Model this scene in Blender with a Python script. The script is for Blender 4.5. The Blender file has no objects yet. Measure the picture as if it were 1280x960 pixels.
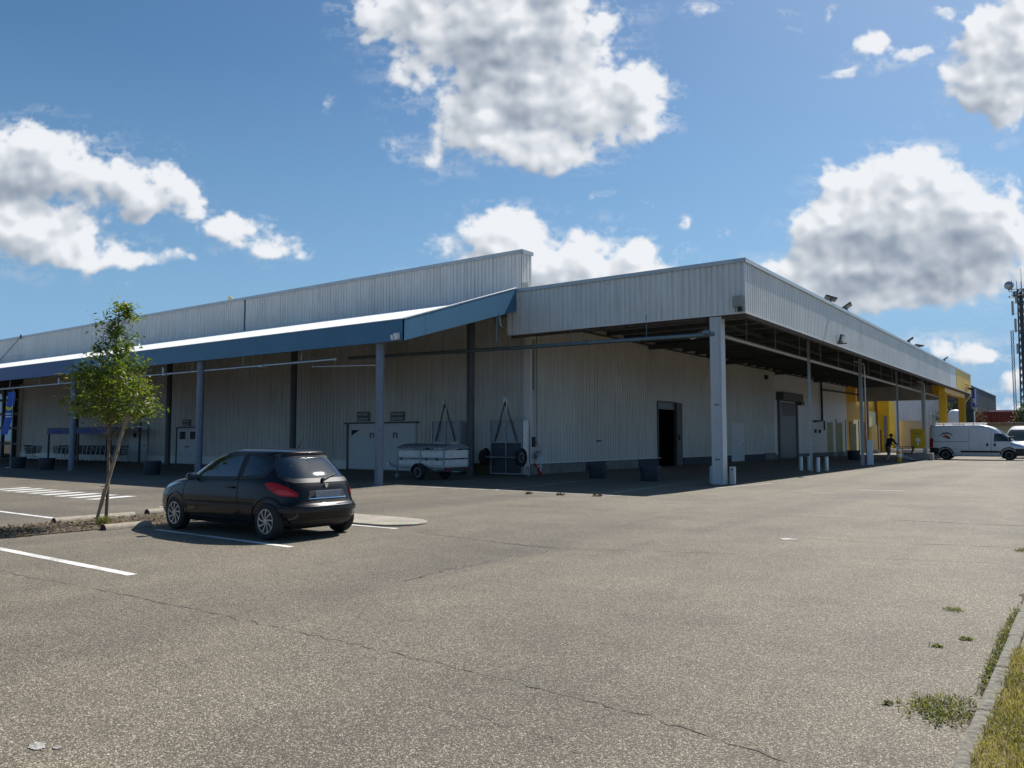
import bpy, bmesh, math, random
import numpy as np
from mathutils import Vector, Matrix
random.seed(7); rng = np.random.default_rng(11)
S = bpy.context.scene
COL = S.collection
R = math.radians
PI = math.pi

# ------------------------------------------------------------------ materials
def mat(name):
    m = bpy.data.materials.new(name); m.use_nodes = True
    nt = m.node_tree; b = nt.nodes['Principled BSDF']
    return m, nt, b
def N(nt, t, **kw):
    n = nt.nodes.new(t)
    for k, v in kw.items():
        if k in n.inputs: n.inputs[k].default_value = v
        else: setattr(n, k, v)
    return n
def L(nt, a, b): nt.links.new(a, b)
def noise(nt, scale, detail=4, rough=.55, vec=None, dist=0):
    n = N(nt, 'ShaderNodeTexNoise'); n.inputs['Scale'].default_value = scale
    n.inputs['Detail'].default_value = detail; n.inputs['Roughness'].default_value = rough
    n.inputs['Distortion'].default_value = dist
    if vec is not None: L(nt, vec, n.inputs['Vector'])
    return n
def ramp(nt, fac, stops):
    r = N(nt, 'ShaderNodeValToRGB'); e = r.color_ramp.elements
    while len(e) < len(stops): e.new(.5)
    for i, (p, c) in enumerate(stops):
        e[i].position = p; e[i].color = (*c, 1) if len(c) == 3 else c
    L(nt, fac, r.inputs['Fac']); return r
def mix(nt, fac, a, b, mode='MIX'):
    m = N(nt, 'ShaderNodeMix', data_type='RGBA', blend_type=mode)
    for s, v in ((m.inputs[0], fac), (m.inputs[6], a), (m.inputs[7], b)):
        if hasattr(v, 'links') or isinstance(v, bpy.types.NodeSocket): L(nt, v, s)
        elif isinstance(v, (int, float)): s.default_value = v
        else: s.default_value = (*v, 1)
    return m.outputs[2]
def mathn(nt, op, a, b=None, clamp=False):
    m = N(nt, 'ShaderNodeMath', operation=op, use_clamp=clamp)
    for s, v in ((m.inputs[0], a), (m.inputs[1], b)):
        if v is None: continue
        if isinstance(v, bpy.types.NodeSocket): L(nt, v, s)
        else: s.default_value = v
    return m.outputs[0]
def pos(nt): return N(nt, 'ShaderNodeNewGeometry').outputs['Position']
def scalev(nt, vec, s):
    m = N(nt, 'ShaderNodeVectorMath', operation='MULTIPLY'); L(nt, vec, m.inputs[0]); m.inputs[1].default_value = s
    return m.outputs[0]

M = {}
def plain(name, col, rough=.6, metal=0, var=.12, scale=3., bump=0, streak=0, coat=0, spec=.5):
    """painted or raw surface: base colour broken up by soft noise, dirt streaks down vertical faces"""
    m, nt, b = mat(name); p = pos(nt)
    n = noise(nt, scale, 5, .6, p)
    lo = tuple(c*(1-var) for c in col); hi = tuple(min(1, c*(1+var)) for c in col)
    c = ramp(nt, n.outputs['Fac'], [(.3, lo), (.7, hi)]).outputs[0]
    if streak:
        n2 = noise(nt, 1., 4, .6, scalev(nt, p, (9, 9, .35)))
        f = mathn(nt, 'MULTIPLY', ramp(nt, n2.outputs['Fac'], [(.48, (0, 0, 0)), (.75, (1, 1, 1))]).outputs[0], streak)
        c = mix(nt, f, c, tuple(x*.45*y for x, y in zip(col, (1, .95, .85))))
    L(nt, c, b.inputs['Base Color'])
    b.inputs['Roughness'].default_value = rough; b.inputs['Metallic'].default_value = metal
    b.inputs['Specular IOR Level'].default_value = spec
    if coat: b.inputs['Coat Weight'].default_value = coat; b.inputs['Coat Roughness'].default_value = .03
    if bump:
        bn = N(nt, 'ShaderNodeBump'); bn.inputs['Strength'].default_value = bump; bn.inputs['Distance'].default_value = .01
        L(nt, noise(nt, scale*12, 3, .6, p).outputs['Fac'], bn.inputs['Height']); L(nt, bn.outputs[0], b.inputs['Normal'])
    M[name] = m; return m

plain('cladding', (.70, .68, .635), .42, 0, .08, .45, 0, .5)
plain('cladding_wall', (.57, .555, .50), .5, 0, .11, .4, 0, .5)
plain('cladding_plain', (.70, .69, .655), .45, 0, .05, .6, 0, .2)
plain('coping', (.46, .48, .49), .4, .2, .08, 2)
plain('coping_light', (.62, .63, .62), .35, .2, .06, 2)
plain('blue_fascia', (.05, .155, .26), .42, 0, .06, .8, 0, .12)
plain('deep_blue_fascia', (.014, .055, .20), .42, 0, .06, .8, 0, .12)
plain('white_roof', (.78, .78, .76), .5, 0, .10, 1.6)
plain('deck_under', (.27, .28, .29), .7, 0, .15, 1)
plain('purlin', (.085, .088, .092), .6, .3, .2, 4)
plain('rusty_steel', (.075, .055, .042), .8, .1, .5, 6)
plain('column_blue', (.17, .20, .25), .5, .2, .12, 5, 0, .25)
plain('column_dark', (.075, .08, .085), .5, .2, .15, 5)
plain('column_white', (.50, .505, .51), .45, 0, .06, 3, 0, .25)
plain('galvanised', (.42, .44, .45), .38, .75, .16, 9)
plain('galvanised_dull', (.30, .32, .325), .5, .35, .15, 7)
plain('pipe_grey', (.40, .42, .42), .4, .3, .1, 5)
plain('pipe_teal', (.16, .21, .225), .4, .3, .1, 5)
plain('concrete', (.30, .29, .265), .85, 0, .2, 3, .3)
plain('kerb_stone', (.22, .205, .17), .95, 0, .5, 22, .8)
plain('floor_dark', (.055, .065, .075), .5, .3, .2, 5)
plain('box_beige', (.30, .30, .25), .5)
plain('concrete_light', (.43, .41, .37), .85, 0, .18, 4, .3)
plain('plinth_concrete', (.19, .185, .17), .85, 0, .25, 2, .2)
plain('dark_planter', (.028, .03, .042), .6, 0, .25, 6)
plain('plinth_blue', (.035, .04, .055), .7, 0, .25, 3)
plain('door_white', (.56, .575, .58), .45, 0, .05, 2, 0, .12)
plain('door_trim', (.09, .09, .085), .6, 0, .1, 4)
plain('opening_dark', (.012, .012, .012), .8)
plain('shutter_grey', (.15, .16, .17), .45, .3, .1, 4)
plain('plaque', (.10, .10, .085), .6, 0, .2, 8)
plain('plaque_light', (.30, .30, .27), .6, 0, .2, 8)
plain('yellow_paint', (.66, .365, .010), .5, 0, .1, 2, 0, .2)
plain('yellow_bright', (.76, .46, .012), .5, 0, .06, 2)
plain('yellow_sign', (.62, .42, .015), .45, 0, .05, 2)
plain('cream_panel', (.80, .72, .42), .5, 0, .08, 2, 0, .2)
plain('beige_wall', (.50, .45, .33), .6, 0, .08, 1, 0, .15)
plain('orange_brown', (.22, .085, .012), .6, 0, .15, 2)
plain('white_paint', (.78, .78, .77), .4, 0, .04, 2)
plain('container_white', (.74, .76, .80), .45, 0, .05, .7)
plain('dark_building', (.05, .052, .06), .6, 0, .1, .4)
plain('dark_glass_front', (.02, .03, .03), .15)
plain('red_brick', (.26, .055, .04), .8, 0, .25, 1.5)
plain('brown_roof', (.24, .19, .14), .8, 0, .2, 2)
plain('dark_green', (.02, .05, .05), .6)
plain('black_plastic', (.018, .018, .02), .55, 0, .2, 8)
plain('grey_plastic', (.20, .21, .22), .5, 0, .1, 6)
plain('rubber', (.014, .014, .014), .75, 0, .25, 14)
plain('rim_silver', (.48, .49, .50), .3, .8, .08, 6)
plain('rim_grey', (.42, .43, .44), .45, .5, .1, 8)
plain('chrome', (.78, .78, .78), .12, 1, .02)
plain('mirror_glass', (.75, .80, .80), .03, 1, .02)
plain('mast_steel', (.10, .105, .11), .55, .5, .2, 2)
plain('red_plastic', (.45, .03, .02), .45, 0, .15, 8)
plain('bark', (.16, .125, .09), .9, 0, .35, 25, .6)
plain('stake_wood', (.30, .235, .16), .85, 0, .3, 20, .4)
plain('log_wood', (.31, .27, .215), .85, 0, .25, 14, .4)
plain('log_end', (.05, .02, .015), .9, 0, .3, 20)
plain('cloth_black', (.012, .012, .014), .9)
plain('cloth_khaki', (.16, .12, .07), .9)
plain('skin', (.45, .27, .19), .6)
plain('hair', (.015, .01, .008), .7)
plain('flag_blue', (.01, .09, .42), .7, 0, .06, 3)
plain('flag_yellow', (.62, .55, .05), .7)
plain('blue_shelter', (.01, .03, .16), .5, 0, .2, 5)
plain('tarp_grey', (.16, .18, .20), .6, 0, .12, 5)
plain('plywood_brown', (.07, .045, .02), .8, 0, .2, 4)
plain('plate', (.10, .115, .145), .4, 0, .25, 30)
plain('logo_dark', (.05, .03, .03), .5)
plain('logo_red', (.40, .10, .04), .5)
plain('bird_white', (.62, .62, .60), .8, 0, .2, 30)
plain('dash_grey', (.03, .03, .032), .8)
plain('seat_cloth', (.05, .05, .055), .9, 0, .2, 12)
plain('interior_dark', (.015, .015, .016), .9)
plain('solar_cell', (.035, .04, .05), .2)

# car paint
m, nt, b = mat('car_paint'); M['car_paint'] = m
b.inputs['Base Color'].default_value = (.0035, .0035, .0045, 1); b.inputs['Specular IOR Level'].default_value = .15
b.inputs['Metallic'].default_value = 0; b.inputs['Coat Weight'].default_value = .5; b.inputs['Coat Roughness'].default_value = .02
L(nt, ramp(nt, noise(nt, 420, 2, .5, pos(nt)).outputs['Fac'], [(.4, (.32,)*3), (.7, (.42,)*3)]).outputs[0], b.inputs['Roughness'])
m, nt, b = mat('van_paint'); M['van_paint'] = m
L(nt, ramp(nt, noise(nt, 1.3, 4, .6, pos(nt)).outputs['Fac'], [(.3, (.62, .64, .66)), (.7, (.70, .71, .72))]).outputs[0], b.inputs['Base Color'])
b.inputs['Roughness'].default_value = .35; b.inputs['Coat Weight'].default_value = .6; b.inputs['Coat Roughness'].default_value = .06
m, nt, b = mat('tail_red'); M['tail_red'] = m
L(nt, ramp(nt, N(nt, 'ShaderNodeTexVoronoi', Scale=38).outputs['Distance'], [(.15, (.70, .006, .006)), (.45, (.42, .002, .004)), (.8, (.25, .001, .003))]).outputs[0], b.inputs['Base Color'])
b.inputs['Roughness'].default_value = .2; b.inputs['Specular IOR Level'].default_value = .3; b.inputs['Coat Weight'].default_value = .2
m, nt, b = mat('lamp_clear'); M['lamp_clear'] = m
b.inputs['Base Color'].default_value = (.55, .58, .60, 1); b.inputs['Roughness'].default_value = .1; b.inputs['Metallic'].default_value = .6

m, nt, b = mat('lamp_pink'); M['lamp_pink'] = m
L(nt, ramp(nt, N(nt, 'ShaderNodeTexVoronoi', Scale=60).outputs['Distance'], [(.2, (.80, .10, .09)), (.6, (.50, .01, .012))]).outputs[0], b.inputs['Base Color']); b.inputs['Roughness'].default_value = .1
def glass(name, tint, refl=.06):
    m, nt, b = mat(name); M[name] = m; nt.nodes.remove(b)
    out = nt.nodes['Material Output']
    t = N(nt, 'ShaderNodeBsdfTransparent'); t.inputs[0].default_value = (*tint, 1)
    g = N(nt, 'ShaderNodeBsdfGlossy'); g.inputs['Roughness'].default_value = .015; g.inputs[0].default_value = (.95, .97, 1, 1)
    fr = N(nt, 'ShaderNodeFresnel'); fr.inputs[0].default_value = 1.55
    f = mathn(nt, 'ADD', mathn(nt, 'MULTIPLY', fr.outputs[0], 1.5), refl, True)
    ms = N(nt, 'ShaderNodeMixShader'); L(nt, f, ms.inputs[0]); L(nt, t.outputs[0], ms.inputs[1]); L(nt, g.outputs[0], ms.inputs[2])
    L(nt, ms.outputs[0], out.inputs[0])
glass('car_glass', (.34, .40, .38))
glass('tinted_glass', (.12, .15, .15), .03)

# asphalt with exposed stones
m, nt, b = mat('asphalt'); M['asphalt'] = m; p = pos(nt)
v1 = N(nt, 'ShaderNodeTexVoronoi'); v1.inputs['Scale'].default_value = 140; L(nt, p, v1.inputs['Vector'])
v2 = N(nt, 'ShaderNodeTexVoronoi'); v2.inputs['Scale'].default_value = 280; L(nt, p, v2.inputs['Vector'])
wn = N(nt, 'ShaderNodeSeparateColor'); L(nt, v1.outputs['Color'], wn.inputs[0])
wn2 = N(nt, 'ShaderNodeSeparateColor'); L(nt, v2.outputs['Color'], wn2.inputs[0])
c1 = ramp(nt, wn.outputs[0], [(0, (.030, .027, .023)), (.40, (.085, .077, .064)), (.72, (.175, .158, .130)), (.90, (.42, .385, .325)), (1, (.80, .76, .67))]).outputs[0]
c2 = ramp(nt, wn2.outputs[1], [(0, (.035, .031, .026)), (.5, (.12, .108, .088)), (.85, (.26, .236, .192)), (1, (.58, .545, .47))]).outputs[0]
c = mix(nt, 1., mix(nt, .45, c1, c2), (1.0, .962, .892), 'MULTIPLY')
gap = ramp(nt, v1.outputs['Distance'], [(.35, (1, 1, 1)), (.85, (.62, .61, .60))]).outputs[0]
c = mix(nt, 1., c, gap, 'MULTIPLY')
big = noise(nt, .16, 5, .6, p, .6); med = noise(nt, 1.1, 5, .65, p, .3)
c = mix(nt, 1., c, ramp(nt, big.outputs['Fac'], [(.30, (.74, .74, .755)), (.5, (1, 1, 1)), (.70, (1.20, 1.17, 1.12))]).outputs[0], 'MULTIPLY')
c = mix(nt, 1., c, ramp(nt, med.outputs['Fac'], [(.30, (.84, .84, .85)), (.6, (1.04, 1.04, 1.03))]).outputs[0], 'MULTIPLY')
# worn wheel lanes: long soft bands along both driving directions
lane = noise(nt, 1., 3, .5, scalev(nt, p, (.55, .035, 1)), .4)
c = mix(nt, 1., c, ramp(nt, lane.outputs['Fac'], [(.38, (.82, .82, .835)), (.58, (1.06, 1.05, 1.03))]).outputs[0], 'MULTIPLY')
oil = noise(nt, .75, 4, .6, p, .8)
c = mix(nt, 1., c, ramp(nt, oil.outputs['Fac'], [(.66, (1, 1, 1)), (.74, (.80, .79, .78))]).outputs[0], 'MULTIPLY')
L(nt, c, b.inputs['Base Color']); b.inputs['Roughness'].default_value = .78; b.inputs['Specular IOR Level'].default_value = .35
bn = N(nt, 'ShaderNodeBump'); bn.inputs['Strength'].default_value = .55; bn.inputs['Distance'].default_value = .006
L(nt, mathn(nt, 'SUBTRACT', 1., v1.outputs['Distance']), bn.inputs['Height']); L(nt, bn.outputs[0], b.inputs['Normal'])

# road paint, worn through to the stones
m, nt, b = mat('road_paint'); M['road_paint'] = m; p = pos(nt)
f = mathn(nt, 'ADD', noise(nt, 60, 4, .7, p).outputs['Fac'], mathn(nt, 'MULTIPLY', noise(nt, 1.8, 3, .6, p).outputs['Fac'], .55))
L(nt, ramp(nt, f, [(.62, (.30, .285, .25)), (.80, (.72, .71, .68))]).outputs[0], b.inputs['Base Color']); b.inputs['Roughness'].default_value = .7
m, nt, b = mat('worn_paint'); M['worn_paint'] = m; p = pos(nt)
f = mathn(nt, 'ADD', noise(nt, 60, 4, .7, p).outputs['Fac'], mathn(nt, 'MULTIPLY', noise(nt, 2.5, 3, .6, p).outputs['Fac'], .6))
L(nt, ramp(nt, f, [(.72, (.20, .185, .16)), (.95, (.55, .54, .51))]).outputs[0], b.inputs['Base Color']); b.inputs['Roughness'].default_value = .75
plain('crack_tar', (.088, .078, .062), .9, 0, .3, 40)
# soil
m, nt, b = mat('soil'); M['soil'] = m; p = pos(nt)
L(nt, ramp(nt, noise(nt, 26, 6, .75, p).outputs['Fac'], [(.3, (.035, .026, .018)), (.55, (.11, .085, .06)), (.75, (.22, .18, .13))]).outputs[0], b.inputs['Base Color']); b.inputs['Roughness'].default_value = .95
bn = N(nt, 'ShaderNodeBump'); bn.inputs['Strength'].default_value = 1; bn.inputs['Distance'].default_value = .03
L(nt, noise(nt, 40, 5, .7, p).outputs['Fac'], bn.inputs['Height']); L(nt, bn.outputs[0], b.inputs['Normal'])
# gravelly concrete of the island
m, nt, b = mat('island_concrete'); M['island_concrete'] = m; p = pos(nt)
v = N(nt, 'ShaderNodeTexVoronoi'); v.inputs['Scale'].default_value = 45; L(nt, p, v.inputs['Vector'])
c = mix(nt, .5, ramp(nt, noise(nt, 2.2, 6, .7, p).outputs['Fac'], [(.3, (.22, .20, .16)), (.7, (.37, .335, .27))]).outputs[0], v.outputs['Color'], 'SOFT_LIGHT')
L(nt, c, b.inputs['Base Color']); b.inputs['Roughness'].default_value = .9
# verge
m, nt, b = mat('verge_soil'); M['verge_soil'] = m; p = pos(nt)
L(nt, ramp(nt, noise(nt, 9, 6, .7, p).outputs['Fac'], [(.32, (.10, .085, .04)), (.5, (.19, .155, .075)), (.7, (.26, .215, .11))]).outputs[0], b.inputs['Base Color']); b.inputs['Roughness'].default_value = .95
def leafmat(name, stops, trans=.35, rough=.5):
    m, nt, b = mat(name); M[name] = m
    a = N(nt, 'ShaderNodeAttribute', attribute_name='tint')
    c = ramp(nt, a.outputs['Fac'], stops).outputs[0]
    L(nt, c, b.inputs['Base Color']); b.inputs['Roughness'].default_value = rough
    t = N(nt, 'ShaderNodeBsdfTranslucent'); L(nt, mix(nt, 1., c, (1.5, 1.7, .7), 'MULTIPLY'), t.inputs[0])
    ms = N(nt, 'ShaderNodeMixShader'); ms.inputs[0].default_value = trans
    L(nt, b.outputs[0], ms.inputs[1]); L(nt, t.outputs[0], ms.inputs[2]); L(nt, ms.outputs[0], nt.nodes['Material Output'].inputs[0])
leafmat('leaf_tree', [(0, (.042, .068, .012)), (.45, (.10, .135, .020)), (.8, (.175, .195, .03)), (1, (.24, .17, .03))], .48, .40)
leafmat('leaf_bush', [(0, (.03, .045, .012)), (.6, (.07, .09, .02)), (1, (.13, .12, .03))], .3)
leafmat('grass_mix', [(0, (.045, .065, .014)), (.30, (.10, .115, .026)), (.55, (.23, .185, .075)), (1, (.42, .33, .165))], .3, .7)
leafmat('weed_green', [(0, (.045, .065, .016)), (.40, (.11, .13, .03)), (.72, (.20, .185, .07)), (1, (.32, .26, .14))], .3, .6)
leafmat('dry_leaf', [(0, (.06, .035, .02)), (.5, (.15, .095, .05)), (1, (.30, .22, .12))], .15, .8)

# ------------------------------------------------------------------ mesh helper
class MB:
    def __init__(s): s.v = []; s.f = []; s.mi = []; s.cur = 0; s.t = []
    def add(s, vs, fs):
        o = len(s.v); s.v.extend([tuple(map(float, p)) for p in vs]); s.f.extend([tuple(i+o for i in f) for f in fs]); s.mi.extend([s.cur]*len(fs)); return s
    def box(s, x0, x1, y0, y1, z0, z1):
        v = [(x, y, z) for z in (z0, z1) for y in (y0, y1) for x in (x0, x1)]
        return s.add(v, [(0, 2, 3, 1), (4, 5, 7, 6), (0, 1, 5, 4), (2, 6, 7, 3), (0, 4, 6, 2), (1, 3, 7, 5)])
    def obox(s, c, size, mtx):
        c = Vector(c); v = [c + mtx @ Vector((x*size[0]/2, y*size[1]/2, z*size[2]/2)) for z in (-1, 1) for y in (-1, 1) for x in (-1, 1)]
        return s.add(v, [(0, 2, 3, 1), (4, 5, 7, 6), (0, 1, 5, 4), (2, 6, 7, 3), (0, 4, 6, 2), (1, 3, 7, 5)])
    def tube(s, pts, r, n=8, cap=True):
        pts = [Vector(p) for p in pts]; k = len(pts); rs = r if isinstance(r, (list, tuple)) else [r]*k
        vs = []; up = None
        for i, p in enumerate(pts):
            d = (pts[min(i+1, k-1)]-pts[max(i-1, 0)]).normalized()
            a = Vector((0, 0, 1)) if abs(d.z) < .9 else Vector((0, 1, 0))
            if up is not None and (up-up.dot(d)*d).length > .1: a = up
            u = (a-a.dot(d)*d).normalized(); w = d.cross(u); up = u
            for j in range(n):
                t = 2*PI*j/n; vs.append(p + rs[i]*(math.cos(t)*u + math.sin(t)*w))
        fs = [(i*n+j, i*n+(j+1) % n, (i+1)*n+(j+1) % n, (i+1)*n+j) for i in range(k-1) for j in range(n)]
        if cap: fs += [tuple(range(n-1, -1, -1)), tuple((k-1)*n+j for j in range(n))]
        return s.add(vs, fs)
    def lathe(s, prof, c, axis='z', n=24):
        c = Vector(c); vs = []
        for (r, h) in prof:
            for j in range(n):
                t = 2*PI*j/n; a, b_ = r*math.cos(t), r*math.sin(t)
                vs.append(c+Vector({'z': (a, b_, h), 'y': (a, h, -b_), 'x': (h, a, b_)}[axis]))
        k = len(prof)
        fs = [(i*n+j, i*n+(j+1) % n, (i+1)*n+(j+1) % n, (i+1)*n+j) for i in range(k-1) for j in range(n)]
        if prof[0][0] > 1e-4: fs.append(tuple(range(n-1, -1, -1)))
        if prof[-1][0] > 1e-4: fs.append(tuple((k-1)*n+j for j in range(n)))
        return s.add(vs, fs)
    def prism(s, poly, a, b, axis='y'):
        n = len(poly)
        def P(p, h): return {'y': (p[0], h, p[1]), 'x': (h, p[0], p[1]), 'z': (p[0], p[1], h)}[axis]
        vs = [P(p, a) for p in poly]+[P(p, b) for p in poly]
        return s.add(vs, [tuple(range(n-1, -1, -1)), tuple(range(n, 2*n))]+[(i, (i+1) % n, n+(i+1) % n, n+i) for i in range(n)])
    def grid(s, rows):
        k = len(rows); n = len(rows[0]); vs = [p for r in rows for p in r]
        return s.add(vs, [(i*n+j, i*n+j+1, (i+1)*n+j+1, (i+1)*n+j) for i in range(k-1) for j in range(n-1)])
    def corr(s, p0, p1, nrm, zb, zt, pitch=.2, depth=.035, valley=.3):
        """vertical trapezoidal sheet from p0 to p1 (x,y); zb, zt numbers or f(t)"""
        p0 = np.array(p0, float); p1 = np.array(p1, float); Ln = np.linalg.norm(p1-p0); d = (p1-p0)/Ln; nrm = np.array(nrm, float)
        k = max(1, int(round(Ln/pitch))); pt = Ln/k; pr = []
        for i in range(k):
            for a, h in ((0, 1), (.5-valley/2-.05, 1), (.5-valley/2+.05, 0), (.5+valley/2-.05, 0), (.5+valley/2+.05, 1)):
                pr.append(((i+a)*pt, h))
        pr.append((Ln, 1))
        fb = zb if callable(zb) else (lambda t: zb); ft = zt if callable(zt) else (lambda t: zt)
        lo = []; hi = []
        for l, h in pr:
            q = p0+d*l+nrm*depth*(h-1); t = l/Ln
            lo.append((q[0], q[1], fb(t))); hi.append((q[0], q[1], ft(t)))
        return s.grid([lo, hi])
    def build(s, name, m, parent=None, smooth=False, bevel=0, flat_norm=True):
        me = bpy.data.meshes.new(name); me.from_pydata(s.v, [], s.f); me.update()
        ms = m if isinstance(m, (list, tuple)) else [m]
        for q in ms: me.materials.append(M[q] if isinstance(q, str) else q)
        if len(ms) > 1: me.polygons.foreach_set('material_index', s.mi)
        bm = bmesh.new(); bm.from_mesh(me); bmesh.ops.recalc_face_normals(bm, faces=bm.faces); bm.to_mesh(me); bm.free()
        if smooth:
            me.polygons.foreach_set('use_smooth', [True]*len(me.polygons))
            if smooth is not True: me.set_sharp_from_angle(angle=R(smooth))
        o = bpy.data.objects.new(name, me); COL.objects.link(o)
        if parent: o.parent = parent
        if bevel:
            bv = o.modifiers.new('b', 'BEVEL'); bv.width = bevel; bv.segments = 2; bv.limit_method = 'ANGLE'; bv.angle_limit = R(40)
        return o
def each(mb, name, m, par, local=False, **k):
    """every separate piece of mb becomes an object of its own"""
    p = list(range(len(mb.v)))
    def find(i):
        while p[i] != i: p[i] = p[p[i]]; i = p[i]
        return i
    for f in mb.f:
        for q in f[1:]: p[find(q)] = find(f[0])
    G = {}
    for f in mb.f: G.setdefault(find(f[0]), []).append(f)
    out = []
    for fs in G.values():
        ids = sorted({i for f in fs for i in f}); ix = {i: k_ for k_, i in enumerate(ids)}; b_ = MB(); b_.add([mb.v[i] for i in ids], [tuple(ix[i] for i in f) for f in fs])
        o = b_.build(name, m, par, **k)
        if not local: o.location = -par.location
        out.append(o)
    return out
def tag(o, label, cat, group=None, kind=None):
    o['label'] = label; o['category'] = cat
    if group: o['group'] = group
    if kind: o['kind'] = kind
    return o
def struct(o): o['kind'] = 'structure'; return o
def empty(name, loc=(0, 0, 0), rz=0):
    o = bpy.data.objects.new(name, None); COL.objects.link(o); o.location = loc; o.rotation_euler = (0, 0, rz); o.empty_display_size = .2; return o
def copy_tree(o, parent=None):
    c = o.copy(); COL.objects.link(c)
    if parent: c.parent = parent
    for ch in o.children: copy_tree(ch, c)
    return c
def RZ(a): return Matrix.Rotation(a, 3, 'Z')
def RX(a): return Matrix.Rotation(a, 3, 'X')
def RY(a): return Matrix.Rotation(a, 3, 'Y')
def set_tint(o, vals):
    a = o.data.attributes.new('tint', 'FLOAT', 'FACE'); a.data.foreach_set('value', np.asarray(vals, np.float32))
# ------------------------------------------------------------------ camera, sun, sky
FPX = 988.6; PITCH = R(3.931); YAW = R(-36.285); HC = 1.5
cam = bpy.data.objects.new('camera', bpy.data.cameras.new('camera')); COL.objects.link(cam)
cam.location = (0, 0, HC); cam.rotation_euler = (PI/2+PITCH, 0, -YAW)
cam.data.sensor_width = 36; cam.data.lens = FPX/1280*36; cam.data.clip_end = 3000; cam.data.clip_start = .05
S.camera = cam
SUND = Vector((.62, 6.52, 7.8)).normalized()
sl = bpy.data.lights.new('sun', 'SUN'); sl.energy = 4.8; sl.angle = R(.53); sl.color = (1, .955, .88)
sun = bpy.data.objects.new('sun', sl); COL.objects.link(sun); sun.rotation_euler = (-SUND).to_track_quat('-Z', 'Y').to_euler(); sun.location = SUND*60
S.view_settings.view_transform = 'Standard'; S.view_settings.look = 'None'; S.view_settings.gamma = 1; S.view_settings.exposure = .50
S.view_settings.use_curve_mapping = False

# clouds: a field of lumps and billowing noise, evaluated once over the part of the sky they fill
def perlin(u, v, seed):
    r = np.random.default_rng(seed); P = r.permutation(512); P = np.concatenate([P, P]); ang = r.uniform(0, 2*PI, 512)
    gx, gy = np.cos(ang), np.sin(ang)
    iu = np.floor(u).astype(int); iv = np.floor(v).astype(int); fu = u-iu; fv = v-iv; iu &= 255; iv &= 255
    su = fu*fu*fu*(fu*(fu*6-15)+10); sv = fv*fv*fv*(fv*(fv*6-15)+10)
    def g(a, b, x, y):
        h = P[P[(iu+a) & 255]+((iv+b) & 255)]; return gx[h]*x+gy[h]*y
    n0 = g(0, 0, fu, fv)*(1-su)+g(1, 0, fu-1, fv)*su; n1 = g(0, 1, fu, fv-1)*(1-su)+g(1, 1, fu-1, fv-1)*su
    return (n0*(1-sv)+n1*sv)*1.5
def fbm(u, v, seed, o=5, gain=.5, bil=False):
    t = 0*u; a = 1.; f = 1.
    for i in range(o):
        n = perlin(u*f+17.3*i, v*f+9.1*i, seed+i); t = t+a*(np.abs(n) if bil else n); a *= gain; f *= 2.03
    return t
def blur(a, r):
    k = np.exp(-np.linspace(-2, 2, 2*r+1)**2); k /= k.sum()
    a = np.apply_along_axis(lambda x: np.convolve(np.pad(x, r, mode='edge'), k, 'valid'), 0, a)
    return np.apply_along_axis(lambda x: np.convolve(np.pad(x, r, mode='edge'), k, 'valid'), 1, a)
U0, U1, V0, V1 = -220, 1500, -200, 560; CW, CH = 1720, 760
uu, vv = np.meshgrid(np.linspace(U0, U1, CW), np.linspace(V0, V1, CH))
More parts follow.
